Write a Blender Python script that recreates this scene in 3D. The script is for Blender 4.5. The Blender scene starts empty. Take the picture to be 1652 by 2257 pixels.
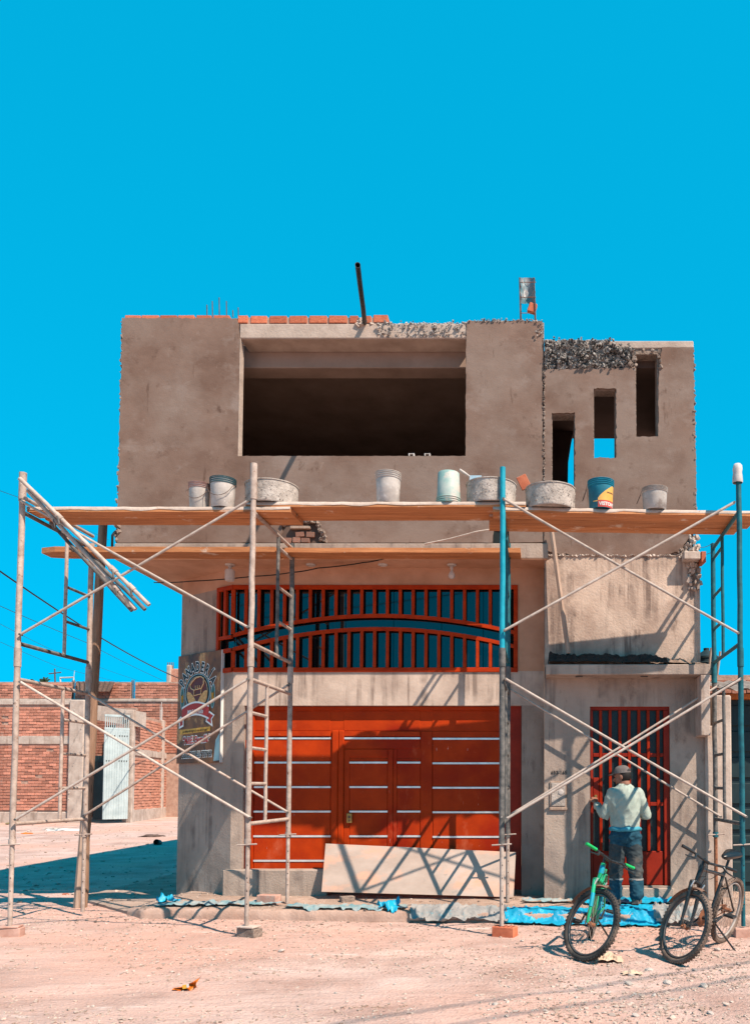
import bpy, bmesh, math, random
import numpy as np
from mathutils import Vector, Matrix, noise, Euler
random.seed(7); RNG = np.random.default_rng(7)
SC = bpy.context.scene
COL = SC.collection
R = math.radians
# ------------------------------------------------------------------ camera
H_EYE = 1.5
FPX, PPX, HORX = 1800.0, 1200.0, 1735.0       # focal length, principal point, horizon in a 1652 x 2257 frame
TILT = math.atan(FPX / 40000.0)
PPY = HORX - FPX * math.tan(TILT)
cam_data = bpy.data.cameras.new('camera'); cam = bpy.data.objects.new('camera', cam_data); COL.objects.link(cam)
cam.location = (0, 0, H_EYE); cam.rotation_euler = (math.pi / 2 + TILT, 0, 0)
cam_data.sensor_fit = 'VERTICAL'; cam_data.sensor_height = 36.0; cam_data.sensor_width = 36.0
cam_data.lens = FPX / 2257.0 * 36.0
cam_data.shift_x = -(PPX - 826.0) / 2257.0; cam_data.shift_y = (PPY - 1128.5) / 2257.0
cam_data.clip_start = 0.05; cam_data.clip_end = 3000
SC.camera = cam
# ------------------------------------------------------------------ light
SUN_TO = Vector((1.2, -1.0, 1.85)).normalized()
world = bpy.data.worlds.new('World'); SC.world = world; world.use_nodes = True
wn = world.node_tree; wn.nodes.clear()
w_out = wn.nodes.new('ShaderNodeOutputWorld'); w_bg = wn.nodes.new('ShaderNodeBackground')
w_sky = wn.nodes.new('ShaderNodeTexSky'); w_sky.sky_type = 'NISHITA'; w_sky.sun_disc = False
w_sky.sun_elevation = math.asin(SUN_TO.z); w_sky.sun_rotation = math.atan2(SUN_TO.x, SUN_TO.y)
w_sky.altitude = 100; w_sky.air_density = 1.0; w_sky.dust_density = 0.3; w_sky.ozone_density = 3.0
w_bw = wn.nodes.new('ShaderNodeRGBToBW'); w_pow = wn.nodes.new('ShaderNodeMath'); w_pow.operation = 'POWER'; w_pow.inputs[1].default_value = 0.22
w_mul = wn.nodes.new('ShaderNodeMix'); w_mul.data_type = 'RGBA'; w_mul.blend_type = 'MULTIPLY'; w_mul.inputs[0].default_value = 1.0
w_mul.inputs[7].default_value = (0.003, 1.95, 3.40, 1)        # the photograph's flat cyan grade
wn.links.new(w_sky.outputs[0], w_bw.inputs[0]); wn.links.new(w_bw.outputs[0], w_pow.inputs[0])
wn.links.new(w_pow.outputs[0], w_mul.inputs[6]); wn.links.new(w_mul.outputs[2], w_bg.inputs[0])
w_bg.inputs[1].default_value = 0.12; wn.links.new(w_bg.outputs[0], w_out.inputs[0])
sun_data = bpy.data.lights.new('sun', 'SUN'); sun = bpy.data.objects.new('sun', sun_data); COL.objects.link(sun)
sun_data.energy = 5.0; sun_data.angle = R(0.5); sun_data.color = (1.0, 0.84, 0.69)
sun.rotation_euler = (-SUN_TO).to_track_quat('-Z', 'Y').to_euler(); sun.location = (6, -4, 12)
SC.view_settings.view_transform = 'Standard'; SC.view_settings.look = 'None'
SC.view_settings.exposure = 0.80; SC.view_settings.gamma = 1.0
# ------------------------------------------------------------------ helpers
def P(u, v, Y):
    """point of the plane y = Y that stands at (u, v) of the 1652 x 2257 frame"""
    cx, cy = (u - PPX) / FPX, (PPY - v) / FPX
    d = Vector((cx, math.cos(TILT) - math.sin(TILT) * cy, math.sin(TILT) + math.cos(TILT) * cy))
    return Vector((0, 0, H_EYE)) + d * (Y / d.y)
def px(u, Y, v=1500): return P(u, v, Y).x
def pz(v, Y): return P(PPX, v, Y).z
WO = {}
def uniq(n): return n
class MB:
    def __init__(s): s.v = []; s.f = []
    def add(s, vs, fs, M=None):
        o = len(s.v)
        s.v += [tuple(M @ Vector(p)) if M else tuple(p) for p in vs]
        s.f += [tuple(i + o for i in f) for f in fs]; return s
    def box(s, x0, x1, y0, y1, z0, z1, M=None):
        return s.add([(x0,y0,z0),(x1,y0,z0),(x1,y1,z0),(x0,y1,z0),(x0,y0,z1),(x1,y0,z1),(x1,y1,z1),(x0,y1,z1)],
              [(0,3,2,1),(4,5,6,7),(0,1,5,4),(1,2,6,5),(2,3,7,6),(3,0,4,7)], M)
    def cbox(s, x0, x1, y0, y1, z0, z1, c=0.01, M=None):
        bm = bmesh.new(); bmesh.ops.create_cube(bm, size=1)
        for v in bm.verts: v.co = Vector(((x0+x1)/2 + v.co.x*(x1-x0), (y0+y1)/2 + v.co.y*(y1-y0), (z0+z1)/2 + v.co.z*(z1-z0)))
        bmesh.ops.bevel(bm, geom=bm.edges[:] , offset=c, segments=1, affect='EDGES')
        bm.verts.index_update()
        s.add([v.co.copy() for v in bm.verts], [[v.index for v in f.verts] for f in bm.faces], M); bm.free(); return s
    def tube(s, pts, r, n=10, caps=True, flat=1.0):
        pts = [Vector(p) for p in pts]; k = len(pts)
        rr = r if isinstance(r, (list, tuple)) else [r] * k
        t0 = (pts[1] - pts[0]).normalized()
        a = Vector((0,0,1)) if abs(t0.z) < 0.9 else Vector((1,0,0))
        nrm = t0.cross(a).normalized(); vs = []; fs = []; prev = t0
        for i in range(k):
            t = (pts[min(i+1,k-1)] - pts[max(i-1,0)])
            t = t.normalized() if t.length > 1e-9 else prev
            nrm = (nrm - t * nrm.dot(t)); nrm = nrm.normalized() if nrm.length > 1e-6 else t.orthogonal().normalized()
            b = t.cross(nrm); prev = t
            for j in range(n):
                an = 2*math.pi*j/n
                vs.append(pts[i] + (nrm*math.cos(an) + b*math.sin(an)*flat) * rr[i])
        for i in range(k-1):
            for j in range(n):
                j2 = (j+1) % n; fs.append((i*n+j, i*n+j2, (i+1)*n+j2, (i+1)*n+j))
        if caps: fs.append(tuple(range(n-1,-1,-1))); fs.append(tuple((k-1)*n+j for j in range(n)))
        return s.add(vs, fs)
    def lathe(s, prof, n=28, M=None, jit=0):
        vs = []; fs = []; k = len(prof)
        for r, z in prof:
            for j in range(n):
                a = 2*math.pi*j/n; q = r*(1+jit*noise.noise((math.cos(a)*3, math.sin(a)*3, z*9)))
                vs.append((q*math.cos(a), q*math.sin(a), z))
        for i in range(k-1):
            for j in range(n):
                j2=(j+1)%n; fs.append((i*n+j, i*n+j2, (i+1)*n+j2, (i+1)*n+j))
        return s.add(vs, fs, M)
    def prism(s, poly, y0, y1, M=None):
        """polygon in (x, z) extruded from y0 to y1"""
        n = len(poly)
        vs = [(p[0], y0, p[1]) for p in poly] + [(p[0], y1, p[1]) for p in poly]
        fs = [tuple(range(n)), tuple(range(2*n-1, n-1, -1))] + [(i, (i+1)%n, (i+1)%n+n, i+n) for i in range(n)]
        return s.add(vs, fs, M)
    def grid(s, P2):
        """P2: rows of points"""
        a, b = len(P2), len(P2[0])
        return s.add([p for r in P2 for p in r], [(i*b+j, i*b+j+1, (i+1)*b+j+1, (i+1)*b+j) for i in range(a-1) for j in range(b-1)])
    def mesh(s, name, smooth=False):
        me = bpy.data.meshes.new(name); me.from_pydata(s.v, [], s.f)
        bm = bmesh.new(); bm.from_mesh(me); bmesh.ops.recalc_face_normals(bm, faces=bm.faces[:]); bm.to_mesh(me); bm.free()
        if smooth:
            for p in me.polygons: p.use_smooth = True
        me.update(); return me
    def build(s, name, m, parent=None, smooth=False, **kw):
        return link(name, s.mesh(name, smooth), m, parent, **kw)
def link(name, me, m, parent=None, at=(0,0,0), rot=None, label=None, cat=None, group=None, kind=None):
    o = bpy.data.objects.new(name, me); COL.objects.link(o)
    if m and me is not None and not me.materials: me.materials.append(m)
    at = Vector(at); WO[o.name] = at
    if parent is not None:
        o.parent = parent; o.location = at - WO[parent.name]
    else: o.location = at
    if rot: o.rotation_euler = rot
    return tag(o, label, cat, group, kind)
def tag(o, label=None, cat=None, group=None, kind=None):
    if label: o['label'] = label
    if cat: o['category'] = cat
    if group: o['group'] = group
    if kind: o['kind'] = kind
    return o
def thing(name, at, label, cat, group=None, rot=None):
    return link(name, None, None, None, at, rot, label, cat, group, 'thing')
def autosmooth(o, ang=40):
    me = o.data
    for p in me.polygons: p.use_smooth = True
    try: me.set_sharp_from_angle(angle=R(ang))
    except Exception: pass
    return o
# ------------------------------------------------------------------ materials
def lin(c): return tuple(((x/255)/12.92 if x/255 <= .04045 else ((x/255+.055)/1.055)**2.4) for x in c)
def M(name, base, c2=None, scale=5, rough=.85, bump=.25, bscale=60, bdist=.01, stretch=(1,1,1), var=.18, spots=None, metal=0, spec=.3,
      rnd=0, detail=6, c3=None, c3scale=1.2, c3pos=(.5,.62), streak=None, coat=0, bump2=None, k=.74):
    sc_ = lambda c: tuple(x*k for x in c[:3]) if c else c
    base, c2, c3 = sc_(base), sc_(c2), sc_(c3)
    if streak: streak = (sc_(streak[0]), *streak[1:])
    if spots: spots = [(sc_(q[0]), *q[1:]) for q in spots]
    m = bpy.data.materials.new(name); m.use_nodes = True; nt = m.node_tree; N = nt.nodes; L = nt.links
    bs = N['Principled BSDF']; bs.inputs['Roughness'].default_value = rough; bs.inputs['Metallic'].default_value = metal
    bs.inputs['Specular IOR Level'].default_value = spec
    if coat: bs.inputs['Coat Weight'].default_value = coat; bs.inputs['Coat Roughness'].default_value = .15
    tc = N.new('ShaderNodeTexCoord'); mp = N.new('ShaderNodeMapping'); mp.inputs['Scale'].default_value = stretch
    L.new(tc.outputs['Object'], mp.inputs[0])
    oi = N.new('ShaderNodeObjectInfo')
    if rnd:
        cb = N.new('ShaderNodeVectorMath'); cb.operation='SCALE'; cv = N.new('ShaderNodeCombineXYZ')
        for i in range(3): L.new(oi.outputs['Random'], cv.inputs[i])
        L.new(cv.outputs[0], cb.inputs[0]); cb.inputs['Scale'].default_value = 37.0
        L.new(cb.outputs[0], mp.inputs['Location'])
    def nz(sc, det=detail, src=mp, rg=.6):
        n = N.new('ShaderNodeTexNoise'); n.inputs['Scale'].default_value = sc; n.inputs['Detail'].default_value = det; n.inputs['Roughness'].default_value = rg
        L.new(src.outputs[0], n.inputs['Vector']); return n
    def ramp(fac, lo, hi, ca, cb_):
        r = N.new('ShaderNodeValToRGB'); r.color_ramp.elements[0].position = lo; r.color_ramp.elements[1].position = hi
        r.color_ramp.elements[0].color = (*ca,1); r.color_ramp.elements[1].color = (*cb_,1); L.new(fac, r.inputs[0]); return r
    def mix(fac, a, b, mode='MIX'):
        x = N.new('ShaderNodeMix'); x.data_type='RGBA'; x.blend_type = mode
        if isinstance(fac, (int,float)): x.inputs[0].default_value = fac
        else: L.new(fac, x.inputs[0])
        for sck, val in ((6,a),(7,b)):
            if isinstance(val, tuple): x.inputs[sck].default_value = (*val[:3],1)
            else: L.new(val, x.inputs[sck])
        return x.outputs[2]
    a = tuple(max(0,x*(1-var)) for x in base); b = c2 if c2 else tuple(x*(1+var) for x in base)
    n1 = nz(scale); col = ramp(n1.outputs['Fac'], .32, .68, a, b).outputs[0]
    if c3:
        n3 = nz(c3scale, 5); f3 = ramp(n3.outputs['Fac'], c3pos[0], c3pos[1], (0,0,0), (1,1,1)).outputs[0]; col = mix(f3, col, c3)
    if streak:       # (colour, across-scale, lo, hi): run marks hanging down a wall
        ms = N.new('ShaderNodeMapping'); ms.inputs['Scale'].default_value = (1,1,.06); L.new(tc.outputs['Object'], ms.inputs[0])
        ns = nz(streak[1], 4, ms); fs = ramp(ns.outputs['Fac'], streak[2], streak[3], (0,0,0), (1,1,1)).outputs[0]
        ng = nz(2.5, 3); fg = ramp(ng.outputs['Fac'], .42, .6, (0,0,0), (1,1,1)).outputs[0]
        col = mix(mix(1.0, fs, fg, 'MULTIPLY'), col, streak[0])
    if spots:        # list of (colour, scale, lo, hi[, stretch])
        for sp in spots:
            src = mp
            if len(sp) > 4:
                src = N.new('ShaderNodeMapping'); src.inputs['Scale'].default_value = sp[4]; L.new(tc.outputs['Object'], src.inputs[0])
            n4 = nz(sp[1], 5, src, .7); f4 = ramp(n4.outputs['Fac'], sp[2], sp[3], (0,0,0), (1,1,1)).outputs[0]; col = mix(f4, col, sp[0])
    if rnd:
        mr = N.new('ShaderNodeMapRange'); mr.inputs[3].default_value = 1-rnd; mr.inputs[4].default_value = 1+rnd
        L.new(oi.outputs['Random'], mr.inputs[0])
        vs = N.new('ShaderNodeVectorMath'); vs.operation='SCALE'; L.new(col, vs.inputs[0]); L.new(mr.outputs[0], vs.inputs['Scale']); col = vs.outputs[0]
    L.new(col, bs.inputs['Base Color'])
    if bump:
        nb = nz(bscale, 8); bp = N.new('ShaderNodeBump'); bp.inputs['Strength'].default_value = bump; bp.inputs['Distance'].default_value = bdist
        L.new(nb.outputs['Fac'], bp.inputs['Height']); L.new(bp.outputs[0], bs.inputs['Normal'])
        if bump2:        # (scale, strength, distance, stretch): trowel sweeps, ripples
            m2 = N.new('ShaderNodeMapping'); m2.inputs['Scale'].default_value = bump2[3] if len(bump2) > 3 else (1,1,1); m2.inputs['Rotation'].default_value = (0,.5,0); L.new(tc.outputs['Object'], m2.inputs[0])
            n5 = nz(bump2[0], 4, m2, .5); b5 = N.new('ShaderNodeBump'); b5.inputs['Strength'].default_value = bump2[1]; b5.inputs['Distance'].default_value = bump2[2]
            L.new(n5.outputs['Fac'], b5.inputs['Height']); L.new(b5.outputs[0], bp.inputs['Normal'])
        nr = nz(scale*2.3, 4); rr = N.new('ShaderNodeMapRange'); rr.inputs[3].default_value = max(0,rough-.1); rr.inputs[4].default_value = min(1,rough+.1)
        L.new(nr.outputs['Fac'], rr.inputs[0]); L.new(rr.outputs[0], bs.inputs['Roughness'])
    return m
MT = {}
MT['dirt'] = M('dirt', (.62,.375,.305), (.82,.575,.50), 1.3, .95, .8, 34, .03, c3=(.73,.415,.325), c3scale=.33, c3pos=(.46,.62), bump2=(6,.6,.05,(.5,1.6,1)),
               spots=[((.80,.66,.58),55,.60,.66), ((.34,.20,.145),34,.62,.72), ((.50,.36,.30),2.6,.62,.74,(.4,1,1)), ((.86,.72,.65),1.5,.62,.72,(.35,1.2,1))])
MT['gravel'] = M('gravel', (.50,.34,.26), (.72,.58,.50), 9, .9, .3, 60, .01, c3=(.40,.27,.21), c3scale=4, c3pos=(.5,.6))
MT['walk'] = M('sidewalk_concrete', (.43,.29,.22), (.56,.40,.32), 3, .92, .5, 45, .02, spots=[((.22,.12,.08),7,.58,.70), ((.66,.55,.48),40,.63,.69)])
MT['kerb'] = M('kerb_concrete', (.50,.31,.235), (.60,.41,.33), 5, .92, .5, 40, .02)
MT['plaster'] = M('fresh_plaster', (.205,.117,.084), (.275,.178,.138), 1.7, .92, .28, 90, .010, c3=(.275,.195,.158), c3scale=1.1, c3pos=(.44,.64), bump2=(2.6,.22,.05,(1,1,1.5)),
               spots=[((.315,.235,.198),2.2,.54,.76,(1,1,1.4)), ((.14,.080,.058),5.0,.60,.76), ((.34,.25,.205),11,.62,.80,(1,1,.5)), ((.13,.072,.050),3.5,.62,.70,(1.5,1,.25)), ((.33,.25,.21),7,.64,.76,(1,1,2.5))])
MT['old_render'] = M('old_render', (.60,.43,.335), (.72,.55,.44), 2.2, .9, .5, 40, .014, streak=((.25,.175,.14),10,.46,.60), c3=(.38,.265,.21), c3scale=1.5, c3pos=(.5,.66), bump2=(4,.4,.03),
               spots=[((.64,.52,.44),6,.66,.74,(1,1,.35)), ((.18,.12,.10),22,.68,.73), ((.24,.17,.135),3.0,.60,.72,(1.4,1,.5)), ((.86,.72,.62),18,.70,.74,(1,1,.12))])
MT['grey_render'] = M('grey_render', (.45,.345,.28), (.56,.445,.37), 2.0, .9, .5, 42, .013, bump2=(3.5,.4,.03), streak=((.26,.20,.17),8,.46,.60), c3=(.31,.24,.205), c3scale=1.0, c3pos=(.5,.7),
               spots=[((.54,.46,.41),9,.68,.76,(1,1,.4)), ((.26,.19,.155),2.6,.58,.70,(1.2,1,.6)), ((.20,.15,.125),14,.66,.72,(1,1,.3))])
MT['band'] = M('lintel_band', (.58,.44,.36), (.72,.57,.47), 3, .9, .3, 30, .012, streak=((.30,.225,.185),11,.48,.62))
MT['soffit'] = M('soffit', (.62,.32,.19), (.72,.41,.27), 2.2, .9, .3, 24, .01)  # warm bounce light under the overhang is put into this orange tone
MT['core'] = M('rough_concrete', (.30,.215,.17), (.44,.34,.285), 6, .95, .9, 30, .04, spots=[((.10,.07,.06),18,.58,.68)])
MT['rubble'] = M('broken_concrete', (.28,.235,.21), (.78,.70,.64), 22, .95, .9, 60, .02, spots=[((.05,.04,.035),30,.54,.62)], rnd=.2)
MT['rubble_dark'] = M('dark_broken_concrete', (.16,.14,.13), (.62,.56,.51), 26, .95, .9, 60, .02, spots=[((.03,.03,.03),20,.48,.58)])
MT['beam_light'] = M('cast_beam', (.50,.38,.31), (.62,.49,.41), 4, .92, .4, 35, .015)
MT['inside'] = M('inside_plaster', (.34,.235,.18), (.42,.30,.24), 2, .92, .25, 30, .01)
MT['inside_dark'] = M('inside_shaded_wall', (.12,.076,.060), (.16,.105,.085), 2, .95, .2, 30, .01)  # dark base colour stands in for the shade of the deep rooms
MT['brick'] = M('brick_orange', (.60,.145,.07), (.74,.23,.12), 7, .9, .4, 50, .008, rnd=.22, spots=[((.62,.48,.41),12,.63,.72)])
MT['brick_wall'] = M('brick_red', (.58,.20,.125), (.74,.34,.24), 8, .92, .5, 40, .015, rnd=.34, spots=[((.70,.50,.41),7,.58,.68), ((.34,.13,.09),5,.62,.72)])
MT['mortar'] = M('mortar', (.48,.29,.22), (.60,.40,.31), 6, .95, .5, 30, .015)
MT['pale_conc'] = M('pale_concrete', (.55,.42,.35), (.68,.56,.48), 4, .92, .4, 30, .015, streak=((.36,.27,.22),8,.52,.64))
MT['wood'] = M('plank_wood', (.54,.20,.075), (.72,.31,.13), 5, .8, .35, 30, .01, stretch=(.35,6,6), rnd=.15, spots=[((.34,.13,.05),9,.58,.70), ((.30,.12,.05),22,.60,.68), ((.78,.60,.48),3.2,.60,.70,(1,1,1)), ((.30,.13,.06),2.4,.60,.72,(1,2,2)), ((.75,.58,.47),30,.66,.72,(1,1,1))])
MT['plank_top'] = M('cement_crust', (.60,.46,.38), (.72,.58,.50), 7, .95, .5, 40, .01, spots=[((.38,.24,.17),14,.60,.70)])
MT['pole_wood'] = M('pole_wood', (.26,.15,.095), (.44,.27,.185), 6, .9, .6, 20, .02, stretch=(5,5,.35), spots=[((.10,.055,.035),7,.60,.68)])
MT['timber'] = M('timber', (.40,.27,.20), (.52,.38,.30), 6, .85, .3, 30, .01, stretch=(5,5,.4))
MT['ply'] = M('plywood', (.52,.39,.32), (.62,.49,.42), 1.6, .85, .25, 40, .006, stretch=(1,1,2), c3=(.74,.42,.30), c3scale=2.2, c3pos=(.52,.66), spots=[((.40,.33,.29),3,.62,.7)])
MT['tube'] = M('splashed_tube', (.45,.335,.28), (.60,.48,.41), 14, .75, .4, 60, .004, rnd=.12, spots=[((.22,.12,.085),18,.60,.68), ((.70,.60,.54),26,.64,.70)])
MT['brace'] = M('brace_tube', (.52,.41,.345), (.66,.55,.48), 14, .7, .4, 60, .004, rnd=.12, spots=[((.30,.17,.12),22,.64,.72)])
MT['tube_teal'] = M('teal_tube', (.012,.105,.135), (.016,.17,.21), 12, .5, .3, 50, .003, spots=[((.03,.07,.08),15,.64,.70), ((.5,.45,.42),30,.72,.76)])
MT['tube_cyan'] = M('cyan_tube', (.005,.34,.47), (.02,.44,.58), 8, .42, .2, 50, .003, spots=[((.02,.12,.15),20,.68,.74), ((.55,.5,.46),34,.72,.77)])
MT['tube_dark'] = M('dark_tube', (.07,.075,.075), (.22,.20,.185), 14, .7, .4, 60, .004, spots=[((.5,.42,.37),24,.64,.70)])
MT['red'] = M('shaded_gate_paint', (.46,.036,.002), (.55,.050,.003), 3, .55, .12, 30, .004, spec=.12, c3=(.35,.019,.002), c3scale=1.0, bump2=(1.6,.12,.05), spots=[((.85,.66,.57),46,.70,.715,(1,1,.16)), ((.75,.55,.47),95,.70,.73), ((.60,.12,.05),2.2,.60,.75,(1,1,.5))])  # base red darkened: the shade lying over the gate is in the colour
MT['red_bar'] = M('red_bar_paint', (.46,.034,.002), (.54,.048,.003), 8, .55, .15, 40, .003, spec=.12, spots=[((.72,.55,.47),60,.71,.74,(1,1,.4))])
MT['red_dark'] = M('dark_red_paint', (.30,.018,.005), (.38,.028,.009), 5, .5, .2, 50, .003, spec=.2, spots=[((.40,.16,.12),90,.68,.74)])
MT['red_shaded'] = M('shaded_door_bar_paint', (.36,.020,.003), (.44,.030,.005), 8, .55, .15, 40, .003, spec=.12)  # darker copy of the bar red: plank shade on the door is coloured in
MT['strip'] = M('steel_strip', (.95,.93,.9), (1.1,1.08,1.05), 8, .32, .1, 40, .002, metal=.6, spots=[((.20,.15,.12),14,.66,.72)])
MT['brass'] = M('brass', (.42,.24,.07), (.55,.34,.12), 10, .4, .2, 40, .002, metal=.6)
MT['glass'] = M('window_glass', (.004,.005,.006), (.007,.008,.009), 1, .03, 0, spec=.85)
MT['glass_door'] = M('figured_glass', (.010,.022,.025), (.02,.04,.045), 40, .32, .5, 110, .004, spec=.3, spots=[((.10,.13,.13),90,.66,.74)])
MT['iron'] = M('rusty_iron', (.10,.06,.05), (.20,.12,.09), 20, .8, .3, 60, .003)
MT['black'] = M('black_plastic', (.012,.012,.013), (.02,.02,.022), 8, .45, .15, 60, .003)
MT['pvc_dark'] = M('dark_pipe', (.03,.035,.038), (.06,.06,.06), 8, .5, .15, 60, .003)
MT['white_plastic'] = M('white_plastic', (.66,.58,.54), (.76,.70,.66), 6, .5, .1, 60, .002)
MT['pail'] = M('pail_white', (.56,.50,.46), (.70,.64,.59), 8, .7, .45, 50, .004, rnd=.1, spots=[((.36,.30,.27),9,.56,.66), ((.80,.76,.72),16,.62,.68)])
MT['pail_green'] = M('pail_green', (.24,.50,.47), (.60,.60,.55), 5, .6, .3, 50, .004, spots=[((.62,.56,.50),6,.52,.60)])
MT['cement'] = M('cement_crusted', (.43,.365,.32), (.64,.56,.50), 9, .95, .8, 40, .014, spots=[((.30,.26,.235),22,.56,.68), ((.72,.66,.60),13,.62,.72)])
MT['rim_blue'] = M('rim_blue', (.01,.26,.40), (.02,.38,.54), 8, .5, .1, 60, .002, spots=[((.5,.5,.48),18,.68,.72)])
MT['rim_teal'] = M('rim_teal', (.03,.10,.115), (.06,.16,.18), 8, .5, .1, 60, .002)
MT['rim_pink'] = M('rim_pink', (.42,.21,.18), (.55,.33,.29), 8, .6, .1, 60, .002)
MT['pail_blue'] = M('pail_blue', (.008,.15,.23), (.02,.24,.33), 6, .5, .1, 60, .002, spots=[((.55,.5,.46),12,.64,.70)])
MT['lab_orange'] = M('label_orange', (.98,.46,.08), (1.0,.58,.16), 5, .6, 0, spots=[((.72,.6,.5),9,.58,.64)])
MT['lab_red'] = M('label_red', (.62,.07,.05), (.72,.12,.09), 5, .6, 0)
MT['paper_white'] = M('print_white', (.78,.74,.70), None, 8, .6, 0, var=.05)
MT['tarp'] = M('blue_tarp', (.005,.34,.58), (.01,.46,.70), 6, .45, .35, 22, .02, spots=[((.45,.36,.31),8,.66,.74)])
MT['tarp_pale'] = M('dusty_tarp', (.16,.40,.46), (.45,.46,.44), 7, .6, .35, 22, .02, spots=[((.50,.37,.30),9,.55,.64)])
MT['tarp_grey'] = M('dusty_grey_tarp', (.33,.32,.31), (.46,.42,.39), 6, .8, .5, 25, .02, spots=[((.18,.33,.37),7,.56,.66), ((.5,.36,.29),11,.62,.70)])
MT['mortar_wet'] = M('wet_mortar', (.020,.017,.016), (.040,.034,.031), 14, .95, .9, 40, .03)
MT['mortar_dry'] = M('dry_mortar', (.28,.18,.13), (.42,.30,.23), 14, .95, .9, 40, .03)
MT['steel_door'] = M('pale_blue_door', (.50,.60,.62), (.58,.67,.68), 3, .5, .1, 40, .004, streak=((.40,.47,.48),8,.5,.64))
MT['dark_in'] = M('recess_shade', (.010,.018,.020), (.016,.026,.028), 3, .9, 0)  # near-black stands for the shade inside openings
MT['shutter'] = M('dark_shutter', (.010,.030,.036), (.016,.042,.05), 3, .5, .1, 40, .004)
MT['orange_beam'] = M('orange_beam', (.56,.15,.03), (.66,.21,.05), 6, .6, .2, 40, .004)
MT['corr'] = M('corrugated_sheet', (.30,.25,.22), (.42,.36,.32), 8, .8, .3, 40, .004)
MT['shirt'] = M('pale_shirt', (.42,.50,.43), (.50,.57,.50), 6, .9, .25, 90, .003, c3=(.36,.38,.32), c3scale=3, c3pos=(.55,.72), spots=[((.34,.32,.26),9,.62,.72), ((.30,.28,.23),26,.68,.74)])
MT['shirt_dark'] = M('collar', (.06,.06,.055), None, 6, .9, 0)
MT['jeans'] = M('work_trousers', (.030,.048,.058), (.070,.088,.095), 9, .95, .4, 130, .002, c3=(.13,.115,.10), c3scale=5, c3pos=(.52,.68))
MT['jeans_blue'] = M('blue_denim', (.009,.060,.100), (.020,.100,.15), 10, .95, .4, 130, .002)
MT['cloth_blue'] = M('blue_cloth', (.03,.30,.42), (.10,.42,.52), 10, .8, .2, 60, .003)
MT['skin'] = M('skin', (.34,.15,.095), (.40,.19,.125), 12, .6, .15, 120, .001)
MT['hair'] = M('hair', (.012,.009,.008), None, 40, .7, .4, 90, .003)
MT['cap'] = M('grey_cap', (.15,.13,.125), (.21,.185,.175), 14, .9, .25, 120, .002)
MT['cap_dark'] = M('cap_dark', (.06,.055,.055), None, 14, .9, .2, 120, .002)
MT['shoe'] = M('dusty_shoe', (.06,.06,.06), (.20,.16,.13), 12, .85, .3, 60, .003)
MT['tyre'] = M('dusty_tyre', (.035,.033,.032), (.09,.075,.065), 9, .9, .3, 60, .003, c3=(.17,.125,.10), c3scale=5, c3pos=(.52,.66))
MT['tyre_mud'] = M('muddy_tyre', (.13,.09,.07), (.30,.21,.165), 9, .95, .5, 60, .004, c3=(.07,.055,.05), c3scale=6, c3pos=(.55,.7))
MT['rim'] = M('bike_rim', (.10,.10,.10), (.20,.18,.17), 12, .5, .1, 60, .002, metal=.4)
MT['rim_pale'] = M('bike_rim_pale', (.36,.30,.27), (.50,.43,.39), 9, .6, .1, 60, .002)
MT['spoke'] = M('spoke', (.30,.24,.21), None, 12, .5, 0, metal=.5)
MT['rust'] = M('rust', (.28,.10,.05), (.40,.17,.09), 20, .9, .3, 60, .003)
MT['bike_green'] = M('bike_green', (.008,.40,.16), (.02,.52,.24), 6, .32, .05, 40, .002, spec=.5, coat=.3, spots=[((.30,.20,.13),14,.66,.74)])
MT['bike_cyan'] = M('bike_cyan', (.01,.36,.48), None, 6, .35, 0, spec=.5)
MT['bike_black'] = M('bike_black', (.014,.015,.016), (.03,.03,.03), 8, .35, .1, 60, .002, spec=.5, spots=[((.22,.16,.125),18,.60,.70)])
MT['grip_green'] = M('grip_green', (.01,.50,.12), (.02,.62,.18), 8, .5, .3, 120, .003)
MT['saddle'] = M('saddle', (.010,.011,.012), (.018,.018,.02), 8, .32, .1, 60, .002, spec=.5)
MT['fender'] = M('dusty_fender', (.24,.12,.075), (.36,.21,.15), 9, .7, .2, 60, .002)
MT['bag'] = M('paper_bag', (.70,.46,.31), (.80,.58,.43), 6, .8, .3, 20, .01)
MT['wrapper'] = M('orange_wrapper', (.80,.16,.008), (.86,.24,.012), 5, .35, .2, 20, .008)
MT['white_stone'] = M('pale_stone', (.52,.42,.36), (.70,.61,.55), 10, .9, .4, 50, .01, rnd=.15)
MT['cable'] = M('cable', (.012,.012,.013), None, 5, .6, 0, var=.1)
MT['tank'] = M('dark_tank', (.012,.03,.035), (.03,.05,.055), 6, .6, .1, 40, .003)
MT['leaf'] = M('far_leaf', (.03,.075,.04), (.06,.12,.06), 30, .8, 0)
MT['grass'] = M('dry_grass', (.26,.19,.09), (.36,.28,.15), 20, .9, 0)
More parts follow.
